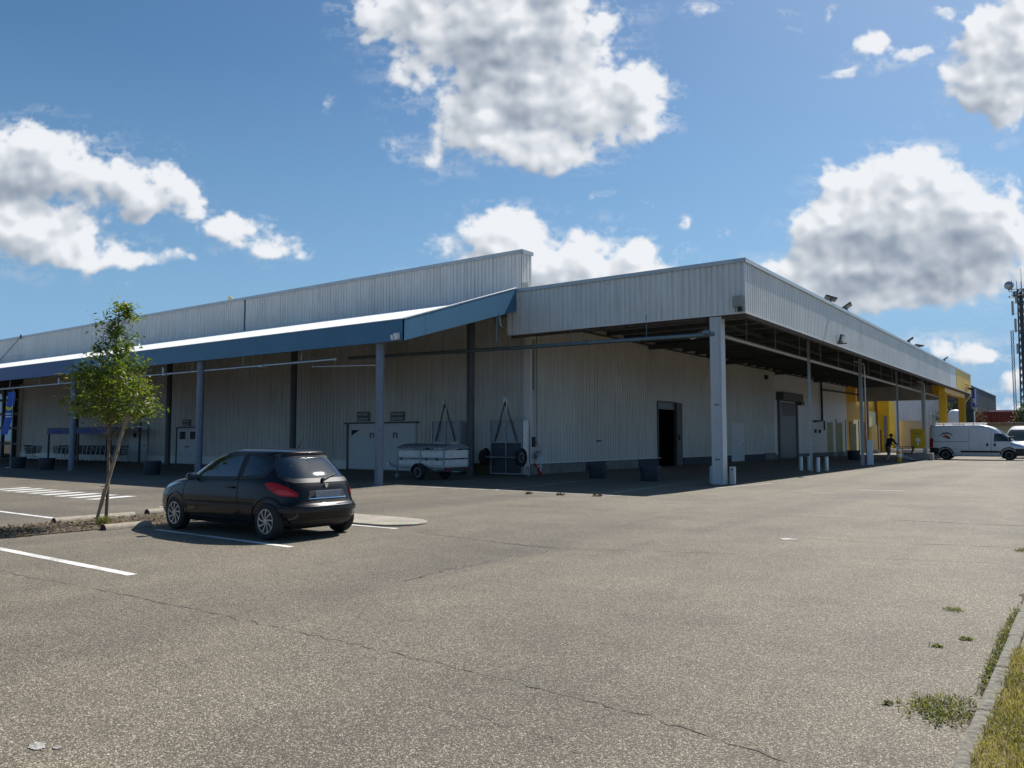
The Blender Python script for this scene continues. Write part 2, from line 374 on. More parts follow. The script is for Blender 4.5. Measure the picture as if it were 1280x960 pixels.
# lumps: centre, radii, strength
LUMPS = [(520, 25, 78, 62, 1.), (600, 35, 100, 92, 1.), (690, 40, 72, 85, 1.), (640, 118, 112, 60, 1.), (720, 140, 78, 50, 1.), (790, 120, 46, 38, .95), (553, 180, 36, 24, .85), (592, 155, 42, 32, .95), (500, 100, 26, 38, .68), (640, -90, 140, 90, 1.), (448, 62, 14, 9, .4), (489, 181, 15, 12, .5), (414, 128, 10, 7, .3),
  (15, 205, 70, 48, 1.), (75, 192, 52, 38, 1.), (128, 226, 64, 32, 1.), (182, 257, 54, 24, .95), (222, 272, 30, 15, .8), (-70, 240, 110, 70, 1.), (25, 283, 72, 30, 1.), (82, 309, 66, 24, .95), (138, 324, 54, 17, .9), (188, 335, 38, 10, .75), (268, 286, 40, 14, .72), (305, 302, 40, 18, .72), (352, 306, 36, 16, .72), (382, 318, 20, 9, .6), (330, 280, 26, 8, .5), (240, 338, 9, 7, .35),
  (640, 295, 60, 44, 1.), (690, 325, 78, 38, 1.), (560, 312, 40, 13, .62), (600, 292, 32, 24, .7), (770, 325, 56, 18, .8), (740, 350, 110, 34, 1.), (650, 345, 110, 40, 1.),
  (1150, 230, 56, 42, 1.), (1090, 258, 60, 46, 1.), (1038, 298, 46, 44, 1.), (1130, 300, 120, 70, 1.), (1208, 268, 52, 46, 1.), (1232, 312, 40, 46, .95), (1000, 335, 50, 24, .85), (1170, 350, 100, 36, .95), (1090, 350, 95, 36, .9), (958, 330, 28, 13, .6), (1290, 350, 40, 38, .95), (1030, 360, 60, 26, .8),
  (1258, 62, 52, 50, 1.), (1222, 110, 46, 32, .9), (1270, 122, 44, 34, 1.), (1320, 20, 80, 90, 1.), (1186, 100, 16, 12, .5), (1245, 34, 34, 24, .8),
  (1090, 60, 24, 16, .75), (1066, 80, 26, 9, .62), (1122, 84, 36, 12, .75), (1152, 78, 20, 10, .6), (1040, 85, 10, 6, .4), (884, 6, 32, 13, .58), (905, 14, 10, 7, .4), (988, 26, 16, 12, .42), (1045, 18, 8, 14, .36), (1183, 18, 18, 10, .36),
  (1195, 436, 50, 20, .82), (1235, 442, 28, 12, .7), (1160, 432, 24, 13, .7), (1122, 440, 34, 11, .5), (852, 284, 12, 12, .5), (902, 297, 10, 7, .42), (742, 242, 11, 6, .4), (795, 258, 9, 4, .33), (1245, 500, 80, 16, .62), (1300, 470, 70, 16, .6), (1330, 440, 60, 26, .7), (175, 362, 14, 5, .33)]
wu = uu+26*fbm(uu/150, vv/150, 3, 3)+9*fbm(uu/42, vv/42, 5, 3); wv = vv+20*fbm(uu/150, vv/150, 8, 3)+8*fbm(uu/42, vv/42, 13, 3)
F = np.full(uu.shape, -3.)
for (cu, cv, ru, rv, st) in LUMPS:
    q = 1-((wu-cu)/(ru*1.12))**2-((wv-cv)/(rv*1.12))**2
    F = np.logaddexp(F*5, (np.maximum(q, -3)*.62+(st-1)*.75)*5)/5
bil = fbm(uu/70, vv/62, 21, 6, .55, True); fine = fbm(uu/26, vv/22, 40, 5, .6)
bl = fbm(uu/95, vv/80, 21, 4, .5, True)
edge = fbm(uu/11, vv/10, 120, 4, .6)
knob = fbm(uu/30+.25*fine, vv/27, 150, 4, .5, True)
dens = F+.46*(bl-.50)+.34*(bil-.62)+.16*(knob-.5)+.11*fine+.08*edge
al = np.clip((dens+.05)/.40, 0, 1); al = al*al*(3-2*al)
wis = fbm(uu/60+.6*fine, vv/24, 140, 5, .6)
thin = np.clip((F+.75)/.7, 0, 1)*np.clip(wis*1.1+.05, 0, 1)*.34
thick = np.clip(dens, 0, 1.1)
b1 = blur(thick, 14); b2 = blur(thick, 38)
def shift(a, du, dv): return np.roll(np.roll(a, int(dv), 0), int(du), 1)
b0 = blur(thick, 5)
relief = np.clip(b0-shift(b0, -6, 9), -.4, .4)
relief2 = np.clip(b1-shift(b1, -20, 26), -.5, .5)
# cores the sun does not reach through
CORES = [(50, 248, 100, 15, .62), (135, 274, 70, 11, .62), (-40, 240, 90, 24, .5), (60, 222, 60, 14, .25), (640, 100, 110, 40, .30), (540, 60, 60, 40, .22), (690, 60, 50, 40, .22), (740, 150, 50, 20, .2), (590, 30, 50, 30, .2), (1150, 325, 88, 38, .46), (1100, 318, 60, 30, .26), (1190, 298, 50, 38, .34), (1230, 335, 40, 24, .5), (1080, 345, 80, 18, .4), (1265, 105, 50, 34, .28), (700, 335, 80, 20, .25), (1195, 446, 46, 10, .28)]
core = 0*uu
for (cu, cv, ru, rv, st) in CORES:
    q = ((wu-cu)/ru)**2+((wv-cv)/rv)**2; core += st*np.exp(-q*.9)
core = core*np.clip(1.+.32*fbm(uu/110, vv/70, 60, 3, .5), .2, 1.5)*np.clip(b1*1.5-.1, 0, 1)
core = .62*(1-np.exp(-core/.62*1.3))
puff = fbm((uu+14*fbm(uu/34, vv/34, 31, 3))/52, (vv+12*fbm(uu/34, vv/34, 35, 3))/40, 71, 5, .52, True)
lum = .95-.12*np.clip(b2-.15, 0, 1)*np.clip(b1, 0, 1)-.58*core+.34*relief*(1-.5*core)+.34*relief2
lum += .04*(puff-.62)*np.clip(b1*1.3, 0, 1)+.03*fbm(uu/16, vv/13, 79, 4, .55)*np.clip(b1*1.4, 0, 1)
al *= np.clip(.50+b1*2.2, 0, 1)*(1-.85*(1-np.clip(b2*6.5, 0, 1))*np.clip(.55+1.1*fbm(uu/20+.4*fine, vv/13, 160, 4, .6), 0, 1))
lum = .55*blur(lum, 4)+.45*blur(lum, 9)
kb_ = blur(knob, 5); lum += .10*(kb_-shift(kb_, -9, 12))*np.clip(b1*1.6-.05, 0, 1)
lum = np.clip(lum, .40, 1.02)
g = np.clip((lum-.40)/.60, 0, 1)[..., None]
csrgb = np.array([.43, .49, .57])*(1-g)+np.array([.945, .955, .97])*g
clin = np.where(csrgb < .04045, csrgb/12.92, ((csrgb+.055)/1.055)**2.4)
rgba = np.concatenate([clin, np.clip(al*.985+thin*(1-al), 0, 1)[..., None]], -1)[::-1].astype(np.float32)
img = bpy.data.images.new('cloud_field', CW, CH, alpha=True, float_buffer=True); img.colorspace_settings.name = 'Non-Color'; img.alpha_mode = 'CHANNEL_PACKED'
img.pixels.foreach_set(rgba.ravel()); img.update(); img.pack()

W = bpy.data.worlds.new('World'); S.world = W; W.use_nodes = True; nt = W.node_tree
bg = nt.nodes['Background']; wout = nt.nodes['World Output']
sky = N(nt, 'ShaderNodeTexSky', sky_type='NISHITA', sun_disc=False); sky.sun_elevation = math.asin(SUND.z); sky.sun_rotation = math.atan2(SUND.x, SUND.y)
sky.air_density = 1.; sky.dust_density = .6; sky.ozone_density = 1.2; sky.altitude = 0
SKYS = .072
skyc = N(nt, 'ShaderNodeHueSaturation'); skyc.inputs['Saturation'].default_value = 1.22; skyc.inputs['Value'].default_value = 1; L(nt, sky.outputs[0], skyc.inputs['Color'])
szx = N(nt, 'ShaderNodeSeparateXYZ'); L(nt, N(nt, 'ShaderNodeTexCoord').outputs['Generated'], szx.inputs[0])
low = ramp(nt, szx.outputs[2], [(0, (.95,)*3), (.10, (.82,)*3), (.22, (.35,)*3), (.42, (0, 0, 0))]).outputs[0]     # blue haze low over the horizon
L(nt, mix(nt, low, mix(nt, 1., skyc.outputs[0], (.88, .98, .98), 'MULTIPLY'), (2.3, 4.3, 7.0)), bg.inputs[0]); bg.inputs[1].default_value = SKYS
tc = N(nt, 'ShaderNodeTexCoord').outputs['Generated']
cp, sp, cy, sy = math.cos(PITCH), math.sin(PITCH), math.cos(YAW), math.sin(YAW)
fw = Vector((sy*cp, cy*cp, sp)); rt = Vector((cy, -sy, 0)); up = rt.cross(fw)      # the direction the clouds lie in
def dot(vec):
    d = N(nt, 'ShaderNodeVectorMath', operation='DOT_PRODUCT'); L(nt, tc, d.inputs[0]); d.inputs[1].default_value = vec; return d.outputs['Value']
df = mathn(nt, 'MAXIMUM', dot(fw), .05)
u_ = mathn(nt, 'DIVIDE', dot(rt), df); v_ = mathn(nt, 'DIVIDE', dot(up), df)
iu_ = mathn(nt, 'ADD', mathn(nt, 'MULTIPLY', u_, FPX/(U1-U0)), (640-U0)/(U1-U0))
iv_ = mathn(nt, 'ADD', mathn(nt, 'MULTIPLY', v_, FPX/(V1-V0)), (V1-480)/(V1-V0))
cx = N(nt, 'ShaderNodeCombineXYZ'); L(nt, iu_, cx.inputs[0]); L(nt, iv_, cx.inputs[1])
ti = N(nt, 'ShaderNodeTexImage', image=img, extension='CLIP', interpolation='Cubic'); L(nt, cx.outputs[0], ti.inputs[0])
cb = N(nt, 'ShaderNodeBackground'); L(nt, ti.outputs['Color'], cb.inputs[0]); cb.inputs[1].default_value = .70
ahead = N(nt, 'ShaderNodeMath', operation='GREATER_THAN'); L(nt, dot(fw), ahead.inputs[0]); ahead.inputs[1].default_value = .1
ms = N(nt, 'ShaderNodeMixShader'); L(nt, mathn(nt, 'MULTIPLY', ti.outputs['Alpha'], ahead.outputs[0]), ms.inputs[0]); L(nt, bg.outputs[0], ms.inputs[1]); L(nt, cb.outputs[0], ms.inputs[2])
L(nt, ms.outputs[0], wout.inputs[0])
W.cycles.sampling_method = 'MANUAL'; W.cycles.sample_map_resolution = 512

# ------------------------------------------------------------------ ground
def sheet(name, poly, z, m, label=None):
    b = MB(); b.add([(x, y, z) for x, y in poly], [tuple(range(len(poly)))]); o = b.build(name, m); struct(o); return o
sheet('ground', [(-600, -200), (600, -200), (600, 900), (-600, 900)], 0, 'asphalt')
def strip(pts, w, jit=0, n=1):
    """flat ribbon along a polyline, optional ragged edge"""
    out = []
    for i in range(len(pts)-1):
        a, b_ = np.array(pts[i]), np.array(pts[i+1])
        for k in range(n): out.append(a+(b_-a)*k/n)
    out.append(np.array(pts[-1])); P = np.array(out)
    if jit: P[1:-1] += rng.normal(0, jit, P[1:-1].shape)
    T = np.gradient(P, axis=0); T /= np.linalg.norm(T, axis=1)[:, None]; Nn = np.stack([-T[:, 1], T[:, 0]], 1)
    return P, Nn
def line(name, a, b_, w=.11, z=.004, m='road_paint'):
    P, Nn = strip([a, b_], w); mb = MB()
    mb.grid([[(*(p-n*w/2), z) for p, n in zip(P, Nn)], [(*(p+n*w/2), z) for p, n in zip(P, Nn)]]); return struct(mb.build(name, m))
for a, b_, w in (((-18, 4.66), (-8.58, 4.64), .12), ((-12.5, 7.13), (-9.0, 7.11), .11), ((-20, 6.98), (-15.3, 7.0), .11), ((-11.6, 9.5), (-9.4, 9.57), .10), ((-16.6, 9.55), (-14.6, 9.52), .10)):
    line('parking_line', a, b_, w)
for a, b_, w in (((-17.3, 18.25), (-10.0, 18.45), .13), ((-17.75, 20.2), (-18.3, 25.6), .10), ((-14.1, 18.4), (-14.7, 24.6), .10), ((-10.6, 18.4), (-11.2, 24.2), .10), ((-9.3, 23.0), (-8.7, 26.5), .12), ((-5.6, 24.6), (-4.4, 25.0), .15)):
    line('bay_line', a, b_, w, m='worn_paint')
for i in range(8):
    x = -19.9-.86*i
    line('zebra_stripe', (x-.03, 9.62+.02*i), (x-.35, 10.85), .37)
def crack(pts, w=.018, jit=.02, n=10):
    P, Nn = strip(pts, w, jit, n); ww = np.abs(rng.normal(w*.48, w*.5, len(P))); ww[0] = ww[-1] = .002
    mb = MB(); mb.grid([[(*(p-q*k/2), .003) for p, q, k in zip(P, Nn, ww)], [(*(p+q*k/2), .003) for p, q, k in zip(P, Nn, ww)]]); return struct(mb.build('asphalt_crack', 'crack_tar'))
crack([(-10.6, 3.8), (-9.0, 3.95), (-7.66, 4.02), (-5.89, 4.05), (-4.62, 4.07), (-3.51, 4.06), (-2.59, 4.0), (-2.05, 3.98), (-1.2, 3.8)], .012, .018, 14)
crack([(-8.84, 9.43), (-7.38, 9.25), (-6.9, 9.2)], .03, .02, 14)
crack([(-6.9, 9.2), (-6.4, 9.18), (-5.92, 9.17)], .075, .02, 12)
crack([(-5.92, 9.17), (-4.48, 9.85), (-3.09, 10.43), (-.74, 11.36), (3, 12.6)], .018, .03, 14)
crack([(-5.92, 9.17), (-5.98, 8.14), (-6.03, 6.97), (-5.93, 6.09)], .035, .05, 8)
crack([(-14.8, 13.24), (-11.4, 14.28), (-7.53, 14.67), (-6.08, 15.4), (-3.63, 15.9), (2, 16.6)], .034, .05, 12)
crack([(-9.9, 17.5), (-6, 19.4), (-3.63, 19.45), (1, 19.31)], .04, .06, 10)
crack([(-3.2, 3.35), (-2.5, 3.45), (-1.9, 3.3)], .006, .02, 12)
crack([(-3.9, 12.2), (-2.2, 12.5), (.5, 13.6)], .02, .04, 12)
# worn splashes of white marking
def splash(c, r, m, z=.0045, n=26, k=1.6):
    mb = MB(); pts = [(c[0]+r*k*math.cos(t)*random.uniform(.55, 1.1), c[1]+r*math.sin(t)*random.uniform(.55, 1.1), z) for t in np.linspace(0, 2*PI, n, endpoint=False)]
    mb.add(pts+[(c[0], c[1], z)], [(i, (i+1) % n, n) for i in range(n)]); return mb
for c, r in (((-4.22, 1.83), .045), ((-4.12, 1.88), .02), ((-3.75, 12.05), .12)):
    struct(splash(c, r, 0).build('paint_splash', 'worn_paint'))
# planted strip and concrete island between the bays
struct(sheet('planting_bed', [(-14.78, 2.2), (-13.25, 2.2), (-13.25, 9.45), (-14.78, 9.45)], .012, 'soil'))
mb = MB(); n = 16
poly = [(-16.6, 9.58), (-10.1, 9.63)]+[(-10.1+.62*math.sin(t), 10.2-.57*math.cos(t)) for t in np.linspace(.1, PI-.1, n)]+[(-10.1, 10.78), (-16.6, 10.72)]
mb.prism(poly, .0, .035, 'z'); struct(mb.build('traffic_island', 'island_concrete', bevel=.012))
# verge and kerb on the right
mb = MB(); xs = np.linspace(-.48, 9, 60); ys = np.linspace(-3, 40, 200)
zz = lambda x, y: .055+.02*math.sin(x*3+y*1.7)*math.sin(y*.9)+.05*min(1, max(0, (x+.44)/2))
mb.grid([[(x, y, zz(x, y) if x > -.47 else .03) for x in xs] for y in ys]); struct(mb.build('verge_ground', 'verge_soil', smooth=True))
y = -3.
mb = MB()
while y < 40:
    mb.box(-.575+random.uniform(-.006, .006), -.485, y, y+.99, -.1, .048+random.uniform(-.006, .006)); y += 1.0
struct(mb.build('kerb', 'kerb_stone', bevel=.018))

ys = np.linspace(2.5, 14, 160); ed = -.578-.085*np.clip(fbm(ys*2.3, ys*0+.3, 33, 5)+.12, 0, 1)
mb = MB(); mb.grid([[(-.56, y_, .003) for y_ in ys], [(e_, y_, .003) for e_, y_ in zip(ed, ys)]]); struct(mb.build('gutter_soil', 'soil'))
# leaves, blades and litter
def blades(name, spots, h, w, m, tints, lean=.5):
    n = len(spots); v = np.zeros((n, 5, 3)); a = rng.uniform(0, 2*PI, n); hh = h*rng.uniform(.5, 1.2, n); ln = rng.uniform(.1, lean, n)*hh; aa = rng.uniform(0, 2*PI, n)
    d = np.stack([np.cos(a), np.sin(a), 0*a], 1)*w/2; ld = np.stack([np.cos(aa)*ln, np.sin(aa)*ln, 0*a], 1); up_ = np.stack([0*a, 0*a, hh], 1); b0 = np.array(spots)
    v[:, 0] = b0-d; v[:, 1] = b0+d; v[:, 2] = b0+d*.8+ld*.35+up_*.6; v[:, 3] = b0-d*.8+ld*.35+up_*.6; v[:, 4] = b0+ld+up_
    mb = MB(); mb.v = [tuple(q) for q in v.reshape(-1, 3)]
    for i in range(n): o = 5*i; mb.f += [(o, o+1, o+2, o+3), (o+3, o+2, o+4)]
    mb.mi = [0]*len(mb.f); me = bpy.data.meshes.new(name); me.from_pydata(mb.v, [], mb.f); me.materials.append(M[m])
    o = bpy.data.objects.new(name, me); COL.objects.link(o); set_tint(o, np.repeat(tints, 2)); return o
def gspots(n, x0, x1, y0, y1):
    x = rng.uniform(x0, x1, n); y = rng.uniform(y0, y1, n); return np.stack([x, y, [zz(a, b_) for a, b_ in zip(x, y)]], 1)
sp_ = np.concatenate([gspots(26000, -.50, .75, 2.6, 6.5), gspots(9000, -.46, 1.2, 6.5, 13), gspots(4000, -.46, 3, -2, 24)])
fld = fbm(sp_[:, 0]*1.6, sp_[:, 1]*1.6, 91, 4); tt = np.clip(.74-.50*fld+rng.normal(0, .2, len(sp_)), 0, 1)
tag(blades('verge_grass', sp_, .045, .006, 'grass_mix', tt, 1.3), 'short patchy grass, half green and half dried, covering the verge beside the kerb', 'grass', kind='stuff')
# litter of dry leaves on the bed
def leaves(name, pts, size, m, tints, norm_up=.6):
    n = len(pts); a = rng.normal(0, 1, (n, 3)); a[:, 2] = np.abs(a[:, 2])+norm_up*2; a /= np.linalg.norm(a, axis=1)[:, None]
    t = np.cross(a, rng.normal(0, 1, (n, 3))); t /= np.linalg.norm(t, axis=1)[:, None]; s_ = np.cross(a, t); k = size*rng.uniform(.6, 1.3, n)[:, None]
    P = np.array(pts); v = np.stack([P-t*k, P+s_*k*.38+a*k*.12, P+t*k, P-s_*k*.38+a*k*.12], 1).reshape(-1, 3)
    me = bpy.data.meshes.new(name); me.from_pydata([tuple(q) for q in v], [], [(4*i, 4*i+1, 4*i+2, 4*i+3) for i in range(n)]); me.materials.append(M[m])
    o = bpy.data.objects.new(name, me); COL.objects.link(o); set_tint(o, tints); return o
def weedclump(name, c, r, n, h, lab, seed, long=1.):
    x = rng.normal(0, r*.5, n); y = rng.normal(0, r*.5*long, n); ok = (x/r)**2+(y/r/long)**2 < 1.1+.5*np.sin(9*x/r+5*y/r/long)*(r > .15); x = x[ok]; y = y[ok]
    if long > 5: x = -.585-c[0]-np.abs(rng.normal(0, .022, len(x))); y = np.sign(y)*np.abs(y)+.06*np.sin(40*y)
    s3 = np.stack([c[0]+x, c[1]+y, 0*x+.002], 1); k = s3[:, 0] < -.585; s3 = s3[k]
    nb = len(s3)//2; o = blades(name, s3[:nb], h, .007, 'weed_green', np.clip(rng.normal(.62, .3, nb), 0, 1), 1.8)
    q = s3[nb:]*1.; q[:, 2] = rng.uniform(.004, h*.6, len(q)); o2 = leaves(name, q, .016, 'weed_green', np.clip(rng.normal(.55, .3, len(q)), 0, 1), .5)
    bm = bmesh.new(); bm.from_mesh(o.data); bm.from_mesh(o2.data); bm.to_mesh(o.data); bm.free(); m_ = o2.data; bpy.data.objects.remove(o2); bpy.data.meshes.remove(m_)
    return tag(o, lab, 'weeds', 'weed clumps in the asphalt beside the kerb', None)
weedclump('weed_clump', (-.74, 5.03), .19, 900, .035, 'widest weed clump, spreading from the kerb near the bottom edge of the view', 0, 1.6)
weedclump('weed_clump', (-.62, 6.9), .06, 1900, .035, 'narrow row of dark green weeds growing along the foot of the kerb', 0, 24.)
weedclump('weed_clump', (-1.05, 7.95), .09, 110, .026, 'flat weed tuft out on the asphalt beyond the others, farthest from the kerb', 0)
weedclump('weed_clump', (-.83, 6.85), .05, 70, .026, 'small weed tuft on the asphalt beside the middle of the kerb row', 0)
weedclump('weed_clump', (-.98, 6.5), .045, 50, .026, 'tiny weed tuft left of the kerb row, nearest its gap', 0)
weedclump('weed_clump', (-1.0, 4.95), .03, 50, .025, 'tiny sparse weed tuft just left of the widest clump', 0)
weedclump('weed_clump', (-.80, 12.6), .14, 200, .04, 'low flat weed tuft farthest along the asphalt towards the white vans', 0)
k = 2200; lp = np.stack([rng.uniform(-14.85, -13.2, k), rng.uniform(3, 9.5, k), rng.uniform(.012, .05, k)], 1)
tag(leaves('leaf_litter', lp, .035, 'dry_leaf', rng.uniform(0, 1, k), .5), 'dry brown leaves scattered over the planted strip under the sapling', 'leaf litter', kind='stuff')
for (x, y), lab in (((-12.35, 17.6), 'brown leaf scrap on the asphalt, left one of three by the shadow edge'), ((-11.4, 17.75), 'brown leaf scrap in the middle of three by the shadow edge'), ((-10.4, 17.9), 'brown leaf scrap on the asphalt, right one of three by the shadow edge')):
    k = 24; q = np.stack([rng.uniform(x-.10, x+.10, k), rng.uniform(y-.07, y+.07, k), rng.uniform(.01, .05, k)], 1)
    tag(leaves('leaf_scrap', q, .06, 'dry_leaf', rng.uniform(0, .5, k)), lab, 'leaf scrap', 'leaf scraps by the shadow edge')
k = 1; tag(leaves('fallen_leaf', [(-2.13, 2.75, .008)], .035, 'weed_green', [1.], 3.), 'single pale yellow leaf lying on the near asphalt', 'leaf')
# ------------------------------------------------------------------ the hall on the left
def part(mb, name, m, par, **k):
    o = mb.build(name, m, par, **k); o.location = -par.location; return o          # vertices are given in scene coordinates
WY = 26.62; CXW = -18.75
hall = empty('retail_hall', (-30, WY, 0)); tag(hall, 'long pale ribbed metal hall with high parapet and blue edged lean-to canopy', 'building')
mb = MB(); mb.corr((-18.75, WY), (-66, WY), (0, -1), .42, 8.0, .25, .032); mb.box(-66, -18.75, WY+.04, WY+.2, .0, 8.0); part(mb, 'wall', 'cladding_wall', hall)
mb = MB()
for x0, x1 in ((-66, -50.2), (-47.9, -44.6), (-42.7, -29.6)): mb.box(x0, x1, WY-.05, WY+.04, 0, .44)
each(mb, 'skirting', 'cladding_plain', hall)
mb = MB(); mb.box(-24.8, -18.75, WY-.03, WY+.04, 0, .44); part(mb, 'plinth', 'plywood_brown', hall)
pa = MB(); pa.corr((-19.03, WY-.04), (-38.05, WY-.04), (0, -1), 7.4, 9.33, .2, .035); pa.corr((-38.15, WY-.04), (-86, WY-.04), (0, -1), 7.4, 9.33, .2, .035)
pa.corr((-19.0, WY+.66), (-19.0, WY-.04), (1, 0), 7.2, 9.33, .22, .05, .35); pa.box(-86, -19.06, WY, WY+.64, 7.2, 9.33)
po = part(pa, 'parapet', 'cladding', hall)
mb = MB(); mb.box(-86, -18.94, WY-.10, WY+.73, 9.33, 9.40); mb.box(-86, -18.94, WY-.10, WY-.08, 9.24, 9.33); mb.box(-18.96, -18.94, WY-.10, WY+.73, 9.24, 9.33); c_ = mb.build('coping', 'coping', po)
mb = MB(); mb.box(-38.17, -38.03, WY-.05, WY-.02, 7.4, 9.33); mb.build('cover_joint', 'column_dark', po)
# canopy roof and edges
FY = 17.63; GX0 = -17.05; GX1 = -17.95; BY = 24.77
zr = lambda y: 5.18+.256*(y-FY)
mb = MB(); rows = []
nrib = 240; xs = np.linspace(-86, -17.2, nrib*4+1)
top = [[], []]
for i, x in enumerate(xs):
    h = .035 if i % 4 in (1, 2) else 0
    for r, y in enumerate((FY+.01, WY-.05)): top[r].append((min(x, -17.08-(y-FY)*.126), y, zr(y)+h))
mb.grid(top); part(mb, 'canopy_roof', 'white_roof', hall)
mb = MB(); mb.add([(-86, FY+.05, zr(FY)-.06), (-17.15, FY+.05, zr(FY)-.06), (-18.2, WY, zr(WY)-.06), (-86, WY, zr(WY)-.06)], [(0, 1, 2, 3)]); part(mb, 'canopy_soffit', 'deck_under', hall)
mb = MB(); mb.box(-38.4, GX0, FY-.04, FY+.04, 4.53, 5.2); f_ = part(mb, 'canopy_fascia', 'blue_fascia', hall)
mb = MB(); mb.box(-86, -38.42, FY-.04, FY+.04, 4.53, 5.2); o = part(mb, 'canopy_fascia', 'deep_blue_fascia', hall); o['label'] = 'deeper royal blue stretch of fascia'
def gable(y0, y1, name='gable_fascia'):
    def X(y): return GX0+(GX1-GX0)*(y-FY)/(BY-FY)
    def ZT(y): return 5.2+(7.34-5.2)*(y-FY)/(BY-FY)
    def ZB(y): return 4.53+(6.46-4.53)*(y-FY)/(BY-FY)
    mb = MB(); v = []
    for y in (y0, y1):
        for dx in (.002, -.07):
            v += [(X(y)+dx, y, ZB(y)), (X(y)+dx, y, ZT(y))]
    mb.add(v, [(0, 1, 5, 4), (2, 6, 7, 3), (1, 3, 7, 5), (0, 4, 6, 2), (0, 2, 3, 1), (4, 5, 7, 6)]); return part(mb, name, 'blue_fascia', hall)
g_ = [gable(FY-.04, 18.70), gable(18.71, 21.63), gable(21.64, BY-.06)]
mb = MB()
for y0, y1 in ((FY-.05, BY-.06),):
    mb.tube([(GX0+.01, y0, 5.215), (GX1+.01, y1, 7.355)], .02, 6)
mb.box(-86, GX0+.02, FY-.06, FY+.02, 5.19, 5.215); part(mb, 'edge_trim', 'coping', hall)
# purlins below canopy
mb = MB()
for y in (18.4, 20.2, 22, 23.8, 25.6): mb.box(-86, -17.35-(y-FY)*.126, y-.04, y+.04, zr(y)-.28, zr(y)-.07)
each(mb, 'purlin', 'purlin', hall)
for x in (-17.95, -20.37, -28.4, -31.5, -38.9, -42.6, -53.0, -63): 
    mb = MB(); y0, y1 = FY+.1, WY-.05; v = [(x-.06, y0, zr(y0)-.62), (x+.06, y0, zr(y0)-.62), (x+.06, y1, zr(y1)-.62), (x-.06, y1, zr(y1)-.62), (x-.06, y0, zr(y0)-.29), (x+.06, y0, zr(y0)-.29), (x+.06, y1, zr(y1)-.29), (x-.06, y1, zr(y1)-.29)]
    if x != -17.95:
        mb.add(v, [(0, 1, 2, 3), (4, 7, 6, 5), (0, 4, 5, 1), (1, 5, 6, 2), (2, 6, 7, 3), (3, 7, 4, 0)]); part(mb, 'rafter', 'purlin', hall)
for x in (-18.40, -28.45, -38.9, -49.4, -60):
    mb = MB(); mb.tube([(x, 17.9, 0), (x, 17.9, 4.95)], .14, 20); c = part(mb, 'column', 'column_blue', hall, smooth=40)
    mb = MB(); mb.box(x-.17, x+.17, 17.74, 18.06, .0, .02); mb.build('foot_plate', 'column_blue', c)
for x in (-20.37, -31.58, -42.7, -53.7):
    mb = MB(); mb.tube([(x, 24.9, 0), (x, 24.9, 6.75)], .155, 20); c = part(mb, 'column', 'column_dark', hall, smooth=40)  # darker than the front row: canopy shade put into the colour
    mb = MB(); mb.box(x-.19, x+.19, 24.71, 25.09, .0, .02); mb.build('foot_plate', 'column_dark', c)
# light pipe along the canopy edge with hangers
mb = MB(); mb.tube([(-75, 17.95, 4.06), (-33, 17.95, 4.17), (-20.6, 17.95, 4.17)], .055, 10); pp = part(mb, 'rain_pipe', 'galvanised', hall, smooth=40)
mb = MB()
for x in np.arange(-70, -19, 3.4): mb.tube([(x, 17.95, 4.15), (x+.12, 17.95, 4.95)], .012, 5)
each(mb, 'hanger', 'galvanised', pp, True)
mb = MB()
for x in (-40.4, -31.1, -24.6): mb.tube([(x-.12, 17.95, 4.15), (x+.12, 17.95, 4.16)], .085, 10)
mb.tube([(-31.2, 17.9, 4.2), (-31.2, 17.9, 4.45)], .05, 8); mb.tube([(-40.5, 17.9, 4.2), (-40.5, 17.9, 4.42)], .05, 8); each(mb, 'pipe_joint', 'galvanised', pp, True)
mb = MB(); mb.tube([(-21.8, 17.95, 3.98), (-18.55, 17.95, 3.86), (-18.55, 17.92, 3.6), (-18.56, 17.92, .3)], .022, 8); part(mb, 'thin_pipe', 'pipe_grey', hall, smooth=40)
mb = MB(); mb.tube([(-27.5, BY+.02, 5.18), (-18.2, BY+.02, 5.02), (-9.95, BY+.1, 4.93)], .075, 10); pp2 = part(mb, 'drain_pipe', 'pipe_teal', hall, smooth=40)
mb = MB()
for x in (-20.9, -14.9, -10.2): mb.tube([(x-.1, BY+.03, 5.06 if x < -18 else 5.0), (x+.1, BY+.03, 5.06 if x < -18 else 5.0)], .095, 10)
for x in (-12.4, -15.5, -21.8): mb.tube([(x, BY+.03, 5.0), (x, BY+.03, 5.8)], .012, 5)
each(mb, 'hanger', 'pipe_teal', pp2, True)
mb = MB(); mb.tube([(-18.0, 23.5, 6.3), (-18.0, 23.5, 5.1)], .05, 8); mb.tube([(-17.8, 23.4, 6.2), (-17.75, 23.4, 5.75), (-17.6, 23.4, 5.6)], .04, 8); part(mb, 'downpipe', 'pipe_teal', hall, smooth=40)
